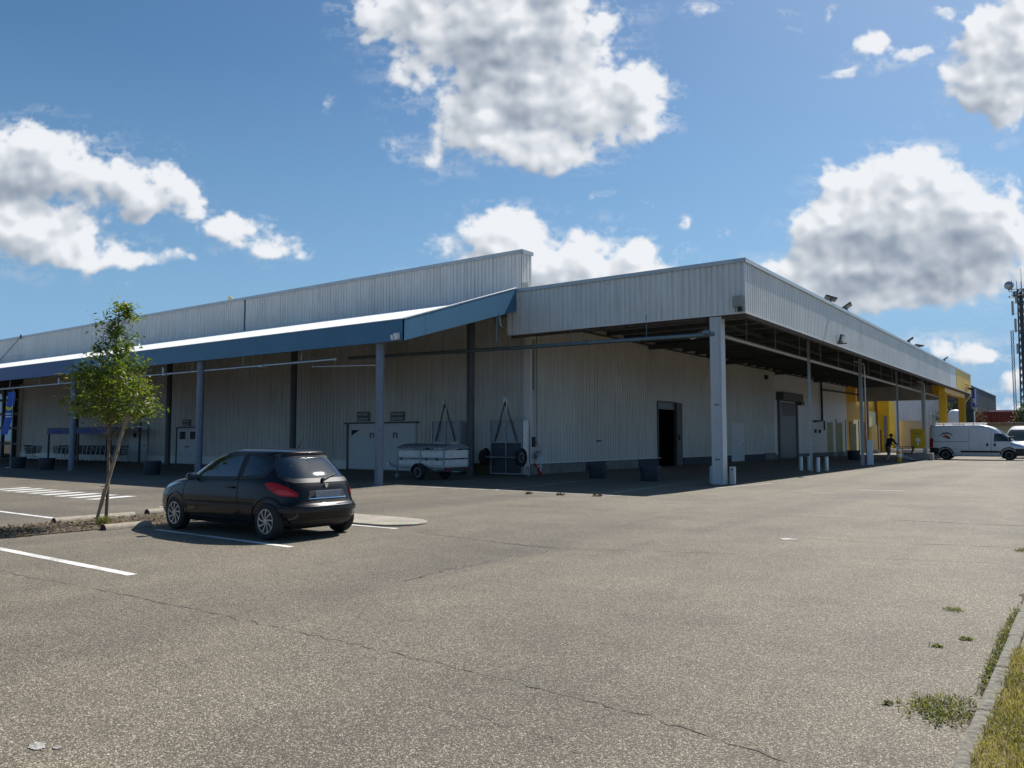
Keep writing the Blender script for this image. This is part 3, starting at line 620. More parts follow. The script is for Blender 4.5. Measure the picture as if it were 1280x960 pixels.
# doors of the hall
def handle(par, x, y, z, m='black_plastic'):
    b_ = MB(); b_.box(x-.06, x+.06, y-.05, y, z-.015, z+.015); b_.box(x-.02, x+.02, y-.02, y, z-.08, z+.05); return b_.build('handle', m, par)
mb = MB(); mb.box(-50.12, -47.95, WY-.07, WY+.02, 0, 2.2); d = part(mb, 'door', 'door_white', hall, bevel=.01); d['label'] = 'wide white door with a dark oval window'
mb = MB(); mb.lathe([(.0, -.012), (.17, -.012), (.17, 0)], (-49.37, WY-.07, 1.70), 'y', 20); mb.build('porthole', 'opening_dark', d); handle(d, -48.2, WY-.07, 1.05)
mb = MB(); mb.box(-50.2, -47.87, WY-.09, WY-.02, 2.2, 2.26); mb.box(-50.2, -50.12, WY-.09, WY-.02, 0, 2.2); mb.box(-47.95, -47.87, WY-.09, WY-.02, 0, 2.2); mb.build('frame', 'coping', d)
for x0, x1 in ((-44.5, -43.42), (-43.4, -42.32)):
    mb = MB(); mb.box(x0, x1, WY-.07, WY+.02, 0, 2.1); d = part(mb, 'door', 'door_white', hall, bevel=.01); d['label'] = 'white door leaf with a barred window'
    mb = MB(); xa = x0+.26; mb.box(xa, xa+.62, WY-.074, WY-.06, 1.45, 1.9); w = mb.build('window', 'opening_dark', d)
    mb = MB()
    for k in range(4): mb.box(xa+.10+k*.14, xa+.115+k*.14, WY-.09, WY-.075, 1.45, 1.9)
    mb.build('window_grille', 'galvanised_dull', w)
    handle(d, x0+.12 if x0 > -44 else x1-.12, WY-.07, 1.02); mb = MB(); mb.box(x0+.3, x0+.5, WY-.09, WY-.07, .52, .56); mb.build('vent', 'grey_plastic', d)
mb = MB(); mb.box(-44.62, -42.2, WY-.10, WY, 2.1, 2.18); mb.box(-44.62, -44.5, WY-.10, WY, 0, 2.1); part(mb, 'door_frame', 'door_trim', hall)
for x0, x1 in ((-29.4, -27.18), (-27.16, -24.95)):
    mb = MB(); mb.box(x0, x1, WY-.08, WY+.02, .03, 2.2); d = part(mb, 'door', 'door_white', hall, bevel=.01); d['label'] = 'tall white sliding gate leaf'
    if x0 < -28: mb = MB(); mb.add([(-29.2, WY-.083, 1.9), (-28.6, WY-.083, 1.9), (-28.9, WY-.083, 1.78), (-29.2, WY-.083, 1.62)], [(0, 1, 2, 3)]); mb.build('torn_label', 'opening_dark', d)
    mb = MB(); xx = -27.9 if x0 < -28 else -26.35
    for k in (0, .2): mb.box(xx+k, xx+.05+k, WY-.11, WY-.08, 1.52, 1.76)
    mb.box(xx, xx+.25, WY-.12, WY-.10, 1.70, 1.76); mb.build('handle', 'door_trim', d)
mb = MB(); mb.box(-29.7, -24.8, WY-.16, WY, 2.2, 2.27); mb.box(-29.52, -29.4, WY-.1, WY, 0, 2.2); part(mb, 'gate_track', 'door_trim', hall)
# glazed entrance at the far left
mb = MB(); mb.box(-86, -66.1, WY-.02, WY+.2, 0, 8); part(mb, 'wall', 'opening_dark', hall)['label'] = 'dark glazed end wall'
mb = MB()
for x in (-72, -69.2, -67.3, -66.3): mb.box(x, x+.24, WY-.22, WY-.03, 0, 5.6)
for z in (1.0, 2.2, 3.3, 4.4, 5.4): mb.box(-72, -66.1, WY-.18, WY-.04, z, z+.16)
en = part(mb, 'entrance_frame', 'door_trim', hall)
mb = MB()
for x0, x1 in ((-71.7, -69.25), (-68.9, -67.35)):
    for z in (0.1, 1.2, 2.4, 3.5, 4.6): mb.box(x0, x1, WY-.12, WY-.1, z, min(z+.98, 5.4))
each(mb, 'entrance_glass', 'tinted_glass', hall)
# corner trims and pipes
mb = MB(); mb.box(-18.86, -18.68, WY-.14, WY+.06, 0, 6.55); part(mb, 'corner_trim', 'cladding_plain', hall)
mb = MB(); mb.tube([(-18.56, WY-.06, .5), (-18.56, WY-.06, 5.9)], .05, 10); part(mb, 'downpipe', 'cladding_plain', hall, smooth=40)
mb = MB(); mb.tube([(-18.62, 27.1, 1.2), (-18.62, 27.1, 6.3)], .014, 6); mb.tube([(-18.62, 26.85, 3.5), (-18.62, 26.85, 6.3)], .02, 6); each(mb, 'cable', 'door_trim', hall)

# ------------------------------------------------------------------ the covered loading wing on the right
wing = empty('loading_wing', (-14, 50, 0)); tag(wing, 'long loading wing with deep ribbed metal fascia on slim posts, ending in yellow', 'building')
FX = -8.88; ZB_, ZT_ = 5.57, 7.26
mb = MB(); mb.corr((-18.34, BY), (FX, BY), (0, -1), ZB_, ZT_, .2, .035); mb.box(-18.34, FX-.04, BY+.04, BY+.1, ZB_+.03, ZT_)
fo = part(mb, 'fascia', 'cladding', wing)
mb = MB(); mb.box(-18.42, -18.34, BY-.02, WY, ZB_, ZT_); part(mb, 'fascia', 'cladding', wing)['label'] = 'short return of the fascia against the hall'
mb = MB(); mb.corr((FX, BY), (FX, 69.9), (1, 0), ZB_, ZT_, .2, .035); mb.box(FX-.1, FX-.04, BY+.1, 69.9, ZB_+.03, ZT_); part(mb, 'fascia', 'cladding', wing)
mb = MB(); mb.box(FX-.1, FX, 70.0, 73.4, ZB_, ZT_); part(mb, 'fascia', 'cladding_plain', wing)['label'] = 'flat white fascia panel'
mb = MB()
for y0, y1 in ((73.5, 78.2), (78.25, 80.8), (80.85, 82.9)): mb.box(FX-.1, FX+.01, y0, y1, ZB_-.02, ZT_+.0)
mb.box(-12, FX-.1, 82.8, 82.9, ZB_-.02, ZT_); part(mb, 'fascia', 'yellow_bright', wing)['label'] = 'yellow end of the fascia'
mb = MB(); mb.box(-18.42, FX+.05, BY-.05, BY+.2, ZT_, ZT_+.06); mb.box(-18.42, FX+.05, BY-.05, BY-.035, ZT_-.07, ZT_); part(mb, 'coping', 'coping', wing)
mb = MB(); mb.box(FX-.14, FX+.05, BY+.2, 82.9, ZT_, ZT_+.06); mb.box(FX+.035, FX+.05, BY-.05, 82.9, ZT_-.07, ZT_); part(mb, 'coping', 'coping_light', wing)
mb = MB(); mb.box(FX+.0, FX+.016, BY-.016, BY+.05, ZB_, ZT_-.07); part(mb, 'corner_trim', 'coping_light', wing)
mb = MB(); mb.box(-18.4, FX, BY-.012, BY+.08, ZB_-.045, ZB_-.003); mb.box(FX-.08, FX+.012, BY+.1, 82.9, ZB_-.045, ZB_-.003); each(mb, 'drip_edge', 'cladding_plain', wing)
mb = MB(); mb.box(FX-.16, FX-.02, BY+.1, 82.8, ZB_-.16, ZB_-.05); mb.box(-18.3, FX-.16, BY+.12, BY+.26, ZB_-.14, ZB_-.05); each(mb, 'edge_beam', 'rusty_steel', wing)
DZ = 6.62
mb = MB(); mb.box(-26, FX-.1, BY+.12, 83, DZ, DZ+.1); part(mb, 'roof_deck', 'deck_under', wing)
mb = MB(); mb.box(-40, -18.8, 26.9, 95, 7.0, 7.1); part(mb, 'rear_roof', 'deck_under', wing)
mb = MB()
for y in np.arange(26.2, 83, 1.75): mb.box(-18.7, FX-.16, y-.035, y+.035, DZ-.20, DZ-.002)
each(mb, 'purlin', 'purlin', wing)
mb = MB(); mb.box(-18.74, -18.55, 26.9, 78.9, DZ-.26, DZ-.215); part(mb, 'wall_plate', 'purlin', wing)
for y in (37.7, 48.2, 58.2, 68.2): 
    mb = MB(); mb.box(-18.7, FX-.17, y-.07, y+.07, DZ-.46, DZ-.21); part(mb, 'roof_beam', 'purlin', wing)
for x in (-12.6,): 
    mb = MB(); mb.box(x-.05, x+.05, 25.3, 82.9, DZ-.34, DZ-.205); part(mb, 'roof_beam', 'purlin', wing)
mb = MB(); mb.box(-18.7, FX-.15, 82.95, 83.1, 5.1, DZ+.4); part(mb, 'end_valance', 'deck_under', wing)
# the long wall
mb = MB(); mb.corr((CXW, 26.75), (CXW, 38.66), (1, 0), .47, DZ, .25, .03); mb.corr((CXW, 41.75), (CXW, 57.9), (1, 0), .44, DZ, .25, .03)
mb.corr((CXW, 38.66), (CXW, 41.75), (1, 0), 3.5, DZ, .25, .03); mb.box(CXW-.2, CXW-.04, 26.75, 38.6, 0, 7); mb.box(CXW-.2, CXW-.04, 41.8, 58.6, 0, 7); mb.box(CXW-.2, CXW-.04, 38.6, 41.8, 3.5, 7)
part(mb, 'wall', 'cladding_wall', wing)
mb = MB(); mb.box(CXW-.2, CXW+.0, 57.9, 78.9, 0, 7); part(mb, 'wall', 'cladding_plain', wing)['label'] = 'smooth white stretch of wall'
mb = MB(); mb.box(CXW-.2, CXW+.004, 78.9, 91.2, 0, 7); part(mb, 'wall', 'yellow_paint', wing)['label'] = 'yellow end of the wall'
mb = MB(); mb.box(CXW-.02, CXW+.03, 26.8, 31.2, 0, .44); mb.box(CXW-.02, CXW+.03, 33.0, 36.4, 0, .44); mb.box(CXW-.02, CXW+.12, 55.5, 57.8, 0, .46); mb.box(CXW-.02, CXW+.04, 58, 78.9, 0, .3); each(mb, 'plinth', 'plinth_concrete', wing, bevel=.008)
mb = MB()
for y0, y1 in ((31.25, 32.95), (36.45, 38.7), (41.9, 49.2), (51.6, 55.4)): mb.box(CXW-.02, CXW+.05, y0, y1, .0, .43)
for o in each(mb, 'plinth', 'plinth_blue', wing, bevel=.008): o['label'] = 'dark painted plinth block'
mb = MB(); mb.box(CXW-.02, CXW+.07, 26.8, 39.0, .445, .475); mb.box(CXW-.02, CXW+.06, 41.8, 57.9, .42, .445); each(mb, 'drip_edge', 'coping_light', wing)
# open bay with raised shutter
mb = MB(); mb.box(-25, CXW-.21, 38.0, 42.4, 0, 4); mb.f = [f for f in mb.f if f != (1, 3, 7, 5)]; mb.mi = [0]*len(mb.f); part(mb, 'bay_interior', 'opening_dark', wing)
mb = MB()
for k in range(5): mb.box(CXW-.12, CXW-.06-.015*(k % 2), 38.72, 41.0, 3.08+.08*k, 3.155+.08*k)
sh = part(mb, 'roller_shutter', 'shutter_grey', wing)
mb = MB(); mb.box(CXW-.15, CXW+.06, 41.0, 41.72, 0, 3.46); mb.box(CXW-.02, CXW+.05, 38.62, 38.72, .0, 3.5); mb.box(CXW-.02, CXW+.05, 38.72, 41.0, 3.46, 3.52); jf = part(mb, 'bay_frame', 'door_trim', wing, bevel=.008)
mb = MB(); mb.box(CXW+.06, CXW+.12, 41.2, 41.35, 1.4, 1.7); mb.build('switch_box', 'black_plastic', jf)
# white flush door
mb = MB(); mb.box(CXW-.01, CXW+.035, 49.25, 51.55, .02, 2.5); d = part(mb, 'door', 'door_white', wing, bevel=.006); mb = MB(); mb.box(CXW+.035, CXW+.09, 51.25, 51.4, 1.05, 1.1); mb.build('handle', 'black_plastic', d)
# roller door with hood
mb = MB(); mb.box(CXW+.0, CXW+.12, 58.62, 58.95, 0, 4.3); mb.box(CXW, CXW+.12, 63.0, 63.3, 0, 4.3); mb.box(CXW, CXW+.12, 58.95, 60.6, 0, .1); fr = part(mb, 'shutter_frame', 'door_trim', wing)
mb = MB()
for k in range(42): mb.box(CXW+.01, CXW+.05+.014*(k % 2), 58.95, 63.0, .05+.1*k-.02, .13+.1*k)
ro = part(mb, 'roller_shutter', 'shutter_grey', wing)
mb = MB(); mb.box(CXW+.066, CXW+.075, 59.6, 63.0, 3.2, 4.2); mb.build('window', 'column_dark', ro)
mb = MB(); mb.box(CXW, CXW+.55, 58.4, 63.3, 4.32, 4.92); part(mb, 'shutter_hood', 'door_trim', wing, bevel=.02); mb = MB(); mb.box(CXW, CXW+.4, 63.3, 64.1, 4.1, 4.4); part(mb, 'motor_box', 'door_trim', wing, bevel=.02)
mb = MB(); mb.tube([(-18.6, 70.0, 6.5), (-18.6, 70.0, 3.0), (-18.6, 67.7, 2.9)], .09, 10); mb.tube([(-18.58, 70.0, 5.65), (-18.58, 92, 5.9)], .08, 10); mb.tube([(-18.6, 70.6, 3.0), (-18.6, 70.6, 2.2)], .07, 8); part(mb, 'black_pipe', 'black_plastic', wing, smooth=40)
# yellow end details
mb = MB(); mb.box(CXW+.0, CXW+.05, 79.8, 81.0, 0, 3.1); mb.box(CXW, CXW+.05, 84.4, 86.4, 0, 3.1); each(mb, 'sliding_door', 'orange_brown', wing)
mb = MB(); mb.box(CXW, CXW+.06, 81.0, 84.4, 0, 3.3); mb.box(CXW, CXW+.08, 87.2, 91.0, 2.7, 4.3); each(mb, 'panel', 'cream_panel', wing)
mb = MB(); mb.box(CXW, CXW+.25, 90.9, 91.2, 0, 6.3); mb.box(CXW, CXW+.2, 86.9, 87.3, 0, 5.5); each(mb, 'pilaster', 'orange_brown', wing)
# posts
cx0, cx1, cy0, cy1 = -10.12, -9.72, 24.84, 25.14
mb = MB(); mb.box(cx0, cx1-.05, cy0, cy1, 0, 5.5); mb.box(cx1-.05, cx1, cy0-.03, cy1+.03, 0, 5.5); cc = part(mb, 'column', 'column_white', wing, bevel=.008); cc['label'] = 'thick white boxed corner column'
mb = MB(); mb.box(cx0+.12, cx1-.12, cy0-.006, cy0+.002, .80, .83); mb.box(cx0+.12, cx1-.12, cy0-.006, cy0+.002, 2.58, 2.61); each(mb, 'slot', 'opening_dark', cc, True)
for y in (37.5, 57.8): 
    mb = MB(); mb.box(-10.55, -10.45, y-.06, y-.045, 0, 6.0); mb.box(-10.55, -10.45, y+.045, y+.06, 0, 6.0); mb.box(-10.506, -10.494, y-.045, y+.045, 0, 6.0); part(mb, 'post', 'galvanised', wing)
for y in (47.55, 67.6):
    mb = MB(); mb.box(-10.58, -10.42, y-.08, y-.06, 0, 6.0); mb.box(-10.58, -10.42, y+.06, y+.08, 0, 6.0); mb.box(-10.51, -10.49, y-.06, y+.06, 0, 6.0); part(mb, 'post', 'galvanised', wing)
    mb = MB(); mb.tube([(-10.5, y+1.0, 0), (-10.5, y+1.0, 5.6), (-10.5, y+.9, 5.75), (-10.9, y+.4, 5.9)], .05, 10); part(mb, 'downpipe', 'galvanised', wing, smooth=40)
for y in (69.0, 79.9):
    mb = MB(); mb.box(-9.55, -9.05, y-.28, y-.2, 0, 5.05); mb.box(-9.55, -9.05, y+.2, y+.28, 0, 5.05); mb.box(-9.34, -9.26, y-.2, y+.2, 0, 5.05); part(mb, 'post', 'yellow_paint', wing)['label'] = 'heavy yellow steel post'
mb = MB(); mb.box(-9.5, -9.1, 68.6, 80.3, 5.05, 5.4); part(mb, 'yellow_beam', 'yellow_paint', wing)
mb = MB(); mb.tube([(-9.2, 80.2, 4.5), (-8.9, 82.6, 5.4)], .06, 6); part(mb, 'brace', 'yellow_paint', wing)
# long drain pipe under the deck with hangers
mb = MB(); mb.tube([(-10.9, 25.2, 4.93), (-10.9, 26.4, 5.28), (-10.9, 82, 5.16)], .085, 10); pq = part(mb, 'drain_pipe', 'pipe_grey', wing, smooth=40)
mb = MB()
for y in np.arange(27, 82, 3.5): mb.tube([(-10.9, y, 5.3), (-10.9, y, 6.5)], .014, 5)
each(mb, 'hanger', 'pipe_grey', pq, True)
# ------------------------------------------------------------------ bodies built from horizontal slices
def pchip(xs, ys, x):
    xs = np.array(xs, float); ys = np.array(ys, float); h = np.diff(xs); d = np.diff(ys)/h; m = np.zeros_like(ys)
    for i in range(1, len(xs)-1):
        if d[i-1]*d[i] > 0: w1 = 2*h[i]+h[i-1]; w2 = h[i]+2*h[i-1]; m[i] = (w1+w2)/(w1/d[i-1]+w2/d[i])
    m[0] = d[0]; m[-1] = d[-1]; i = np.clip(np.searchsorted(xs, x)-1, 0, len(h)-1); t = (x-xs[i])/h[i]
    return (2*t**3-3*t**2+1)*ys[i]+(t**3-2*t**2+t)*h[i]*m[i]+(-2*t**3+3*t**2)*ys[i+1]+(t**3-t**2)*h[i]*m[i+1]
class Slices:
    def __init__(s, tab, xc, nr, mr, nf, mf):
        a = np.array(tab); s.z, s.xr, s.xf, s.w = a.T; s.xc = xc; s.e = (nr, mr, nf, mf)
    def at(s, z): return pchip(s.z, s.xr, z), pchip(s.z, s.xf, z), pchip(s.z, s.w, z)
    def side(s, x, z, sg=1, off=0):
        xr, xf, w = s.at(z); xc = max(min(s.xc, xf-.05), xr+.05)
        n, m = (s.e[2], s.e[3]) if x > xc else (s.e[0], s.e[1]); a = (xf-xc) if x > xc else (xc-xr)
        return Vector((x, sg*(w*max(0, 1-min(1, abs((x-xc)/a))**n)**(1/m)+off), z))
    def end(s, y, z, rear=True, off=0):
        xr, xf, w = s.at(z); xc = max(min(s.xc, xf-.05), xr+.05); n, m = (s.e[0], s.e[1]) if rear else (s.e[2], s.e[3]); a = (xc-xr) if rear else (xf-xc)
        q = max(0, 1-min(1, abs(y/w))**m)**(1/n)
        return Vector((xc-a*q-off, y, z)) if rear else Vector((xc+a*q+off, y, z))
    def outline(s, z, n):
        xr, xf, w = s.at(z); xc = max(min(s.xc, xf-.05), xr+.05); P = []
        t = np.linspace(0, PI/2, 160)
        e = s.e
        rear = np.stack([xc-(xc-xr)*np.cos(t)**(2/e[0]), w*np.sin(t)**(2/e[1])], 1)
        front = np.stack([xc+(xf-xc)*np.cos(t[::-1])**(2/e[2]), w*np.sin(t[::-1])**(2/e[3])], 1)
        h = np.concatenate([rear, front[1:]]); L_ = np.concatenate([[0], np.cumsum(np.linalg.norm(np.diff(h, axis=0), axis=1))])
        q = np.linspace(0, L_[-1], n); return np.stack([np.interp(q, L_, h[:, 0]), np.interp(q, L_, h[:, 1])], 1), L_[-1]
    def arc(s, z, d, off=0, front=False):
        """point at distance d round the outline from the rear (or front) centre line"""
        h, T = s.outline(z, 400); k = abs(d)/T*399; k = 399-k if front else k; i = int(min(max(k, 0), 398)); f = k-i
        p = h[i]*(1-f)+h[i+1]*f; t_ = h[min(i+2, 399)]-h[max(i-1, 0)]; nn = np.array([-t_[1], t_[0]]); nn /= np.linalg.norm(nn)+1e-9
        if nn[1] < 0 or (front and nn[0] < 0 and abs(nn[1]) < .1): nn = -nn if nn[1] < -.02 else nn
        p = p+nn*off; return Vector((p[0], math.copysign(1, d)*p[1] if d else p[1], z))
    def body(s, zs, n):
        rows = []
        for z in zs:
            h, _ = s.outline(z, n); full = np.concatenate([h, (h*[1, -1])[-2:0:-1]]); rows.append([(p[0], p[1], z) for p in full])
        mb = MB(); k = len(rows); m = len(rows[0]); mb.v = [p for r in rows for p in r]
        mb.f = [(i*m+j, i*m+(j+1) % m, (i+1)*m+(j+1) % m, (i+1)*m+j) for i in range(k-1) for j in range(m)]
        top = len(mb.v); mb.v.append((sum(p[0] for p in rows[-1])/m, 0, zs[-1]+.002)); mb.f += [((k-1)*m+j, (k-1)*m+(j+1) % m, top) for j in range(m)]
        bot = len(mb.v); mb.v.append((0, 0, zs[0])); mb.f += [((j+1) % m, j, bot) for j in range(m)]
        mb.mi = [0]*len(mb.f); return mb
def resample(pl, n):
    P = np.array(pl, float); l = np.concatenate([[0], np.cumsum(np.linalg.norm(np.diff(P, axis=0), axis=1))]); q = np.linspace(0, l[-1], n)
    return np.stack([np.interp(q, l, P[:, 0]), np.interp(q, l, P[:, 1])], 1)
def patch(fn, bot, top, nu=24, nv=10):
    b_, t_ = resample(bot, nu), resample(top, nu); mb = MB()
    mb.grid([[fn(*(b_[i]*(1-v)+t_[i]*v)) for i in range(nu)] for v in np.linspace(0, 1, nv)]); return mb
def ringpatch(fn, poly, w, mb=None):
    """band of width w inside-out round a closed polygon"""
    P = np.array(poly, float); c = P.mean(0); Q = resample(np.concatenate([P, P[:1]]), 64)[:-1]; mb = mb or MB()
    T = np.roll(Q, -1, 0)-np.roll(Q, 1, 0); T /= np.linalg.norm(T, axis=1)[:, None]; nn = np.stack([T[:, 1], -T[:, 0]], 1)
    area = sum(Q[i][0]*Q[(i+1) % 63][1]-Q[(i+1) % 63][0]*Q[i][1] for i in range(63)); nn = nn if area > 0 else -nn
    mb.grid([[fn(*q) for q in list(Q-nn*w*.4)+[Q[0]-nn[0]*w*.4]], [fn(*q) for q in list(Q+nn*w)+[Q[0]+nn[0]*w]]]); return mb
def ribbon(fn, pl, w, n=30):
    P = resample(pl, n); T = np.gradient(P, axis=0); T /= np.linalg.norm(T, axis=1)[:, None]+1e-9; nn = np.stack([-T[:, 1], T[:, 0]], 1)
    mb = MB(); mb.grid([[fn(*(p-q*w/2)) for p, q in zip(P, nn)], [fn(*(p+q*w/2)) for p, q in zip(P, nn)]]); return mb
def inside(x, z, poly):
    c = False; n = len(poly); j = n-1
    for i in range(n):
        if (poly[i][1] > z) != (poly[j][1] > z) and x < (poly[j][0]-poly[i][0])*(z-poly[i][1])/(poly[j][1]-poly[i][1])+poly[i][0]: c = not c
        j = i
    return c
def evaluated(o):
    dg = bpy.context.evaluated_depsgraph_get(); me = bpy.data.meshes.new_from_object(o.evaluated_get(dg)); return me
def cut_arches(body, axles, r, y0, y1):
    cut = MB()
    for x, z in axles:
        for sg in (1, -1): cut.lathe([(r, y0*sg), (r, y1*sg)], (x, 0, z), 'y', 40)
    cm = bpy.data.meshes.new('c'); cm.from_pydata(cut.v, [], cut.f); bm = bmesh.new(); bm.from_mesh(cm); bmesh.ops.recalc_face_normals(bm, faces=bm.faces); bm.to_mesh(cm); bm.free(); cm.materials.append(M['black_plastic'])
    co = bpy.data.objects.new('c', cm); COL.objects.link(co)
    bl = body.modifiers.new('b', 'BOOLEAN'); bl.object = co; bl.operation = 'DIFFERENCE'; bl.solver = 'EXACT'; bl.material_mode = 'TRANSFER'
    me = evaluated(body); body.modifiers.clear(); old = body.data; body.data = me; bpy.data.objects.remove(co); bpy.data.meshes.remove(old)
def punch(body, tests):
    bm = bmesh.new(); bm.from_mesh(body.data); bmesh.ops.delete(bm, geom=[f for f in bm.faces if any(t(f.calc_center_median()) for t in tests)], context='FACES'); bm.to_mesh(body.data); bm.free()

def wheel(par, x, y, r, wd, spokes, rimm, side, group=None, rr=.66, hub='rim'):
    """tyre with a rim on its outer side; centre at x, y, r"""
    t = MB(); h = wd/2
    t.lathe([(r*rr*.98, -h*.9), (r*rr, -h), (r*.86, -h*1.02), (r*.97, -h*.82), (r, -h*.55), (r, h*.55), (r*.97, h*.82), (r*.86, h*1.02), (r*rr, h), (r*rr*.98, h*.9)], (0, 0, 0), 'y', 40)
    w = t.build('wheel', 'rubber', par, smooth=50); w.location = (x, y, r)
    d = MB(); R0 = r*rr; s = side
    d.lathe([(0, s*h*.30), (R0*.97, s*h*.30)], (0, 0, 0), 'y', 32); d.build('brake_side', 'black_plastic', w, smooth=50)
    m = MB(); m.lathe([(R0*1.0, s*h*.55), (R0*1.0, s*h*.98), (R0*.93, s*h*.98), (R0*.90, s*h*.8)], (0, 0, 0), 'y', 40)
    if spokes:
        for k in range(spokes):
            a0 = 2*PI*k/spokes; pts = []
            for q, (rad, wid, tw) in enumerate(((.10, .055, 0), (.45, .05, .04), (.75, .06, .16), (.95, .10, .30))):
                a = a0+tw*s; c = Vector((math.cos(a), 0, math.sin(a)))*R0*rad; tt = Vector((-math.sin(a), 0, math.cos(a)))*R0*wid; pts.append((c-tt, c+tt))
            yo, yi = s*h*.92, s*h*.45
            V = [(p.x, (yo if i < 3 else s*h*.95), p.z) for i, ab in enumerate(pts) for p in ab]+[(p.x, yi, p.z) for ab in pts for p in ab]
            F_ = [(2*i, 2*i+1, 2*i+3, 2*i+2) for i in range(3)]+[(2*i, 2*i+2, 2*i+10, 2*i+8) for i in range(3)]+[(2*i+1, 2*i+9, 2*i+11, 2*i+3) for i in range(3)]
            m.add(V, F_)
        m.lathe([(0, s*h*1.0), (R0*.17, s*h*.98), (R0*.19, s*h*.7)], (0, 0, 0), 'y', 20)
    else:
        m.lathe([(R0*.92, s*h*.75), (R0*.72, s*h*.45), (R0*.5, s*h*.62), (R0*.2, s*h*.72), (0, s*h*.75)], (0, 0, 0), 'y', 28)
    m.build('rim', rimm, w, smooth=35); return w

# ------------------------------------------------------------------ the dark hatchback
CT = [(.19, -1.78, 1.88, .74), (.24, -1.90, 1.98, .80), (.32, -1.97, 2.04, .838), (.42, -2.00, 2.06, .856), (.50, -2.015, 2.06, .866), (.545, -2.01, 2.05, .870), (.575, -1.965, 2.04, .873), (.62, -1.93, 2.02, .874), (.70, -1.905, 1.96, .870), (.78, -1.885, 1.86, .862), (.85, -1.86, 1.70, .852), (.90, -1.835, 1.50, .842), (.94, -1.81, 1.30, .830), (.97, -1.785, 1.17, .816), (1.02, -1.735, 1.06, .796), (1.10, -1.66, .91, .765), (1.20, -1.56, .71, .722), (1.30, -1.455, .48, .675), (1.37, -1.375, .26, .632), (1.42, -1.27, .05, .585), (1.45, -1.13, -.10, .52), (1.468, -.94, -.24, .42), (1.476, -.70, -.36, .27), (1.479, -.55, -.45, .08)]
car = empty('hatchback_car', (-11.11, 8.09, 0), PI); car.scale = (.955, .885, .905); tag(car, 'black three-door hatchback parked beside the sapling with silver spoked wheels', 'car')
CT = [(z, xr+.12 if xr < -1.3 else xr, xf+.11 if xf > 1.3 else xf+.02, w) for z, xr, xf, w in CT]
sb = Slices(CT, -.12, 4.6, 3.9, 4.6, 3.9)
zs = np.unique(np.concatenate([np.linspace(.19, .54, 14), np.linspace(.545, .62, 8), np.linspace(.64, 1.36, 34), 1.479-np.linspace(.115, 0, 18)]))
body = sb.body(zs, 150).build('body', 'car_paint', car, smooth=True)
cut_arches(body, [(1.27, .31), (-1.27, .31)], .355, .56, 1.0)
body.data.polygons.foreach_set('use_smooth', [True]*len(body.data.polygons)); body.data.set_sharp_from_angle(angle=R(38))
fw_ = [(1.03, .975), (.55, 1.205), (.22, 1.325), (-.1, 1.375), (-.47, 1.388), (-.47, .995), (.35, .975)]
qw_ = [(-.57, 1.0), (-.57, 1.382), (-.90, 1.352), (-1.08, 1.28), (-1.18, 1.14), (-1.12, 1.05)]
rw_ = [(-.56, .975), (-.69, 1.03), (-.62, 1.28), (-.48, 1.352), (.48, 1.352), (.62, 1.28), (.69, 1.03), (.56, .975)]
ww_ = [(-.66, .985), (-.50, 1.36), (.50, 1.36), (.66, .985)]
punch(body, [lambda c: abs(c.y) > .5 and (inside(c.x, c.z, fw_) or inside(c.x, c.z, qw_)) and c.z > .96, lambda c: c.x < -1.15 and inside(c.y, c.z, rw_), lambda c: c.x > .15 and inside(c.y, c.z, ww_)])
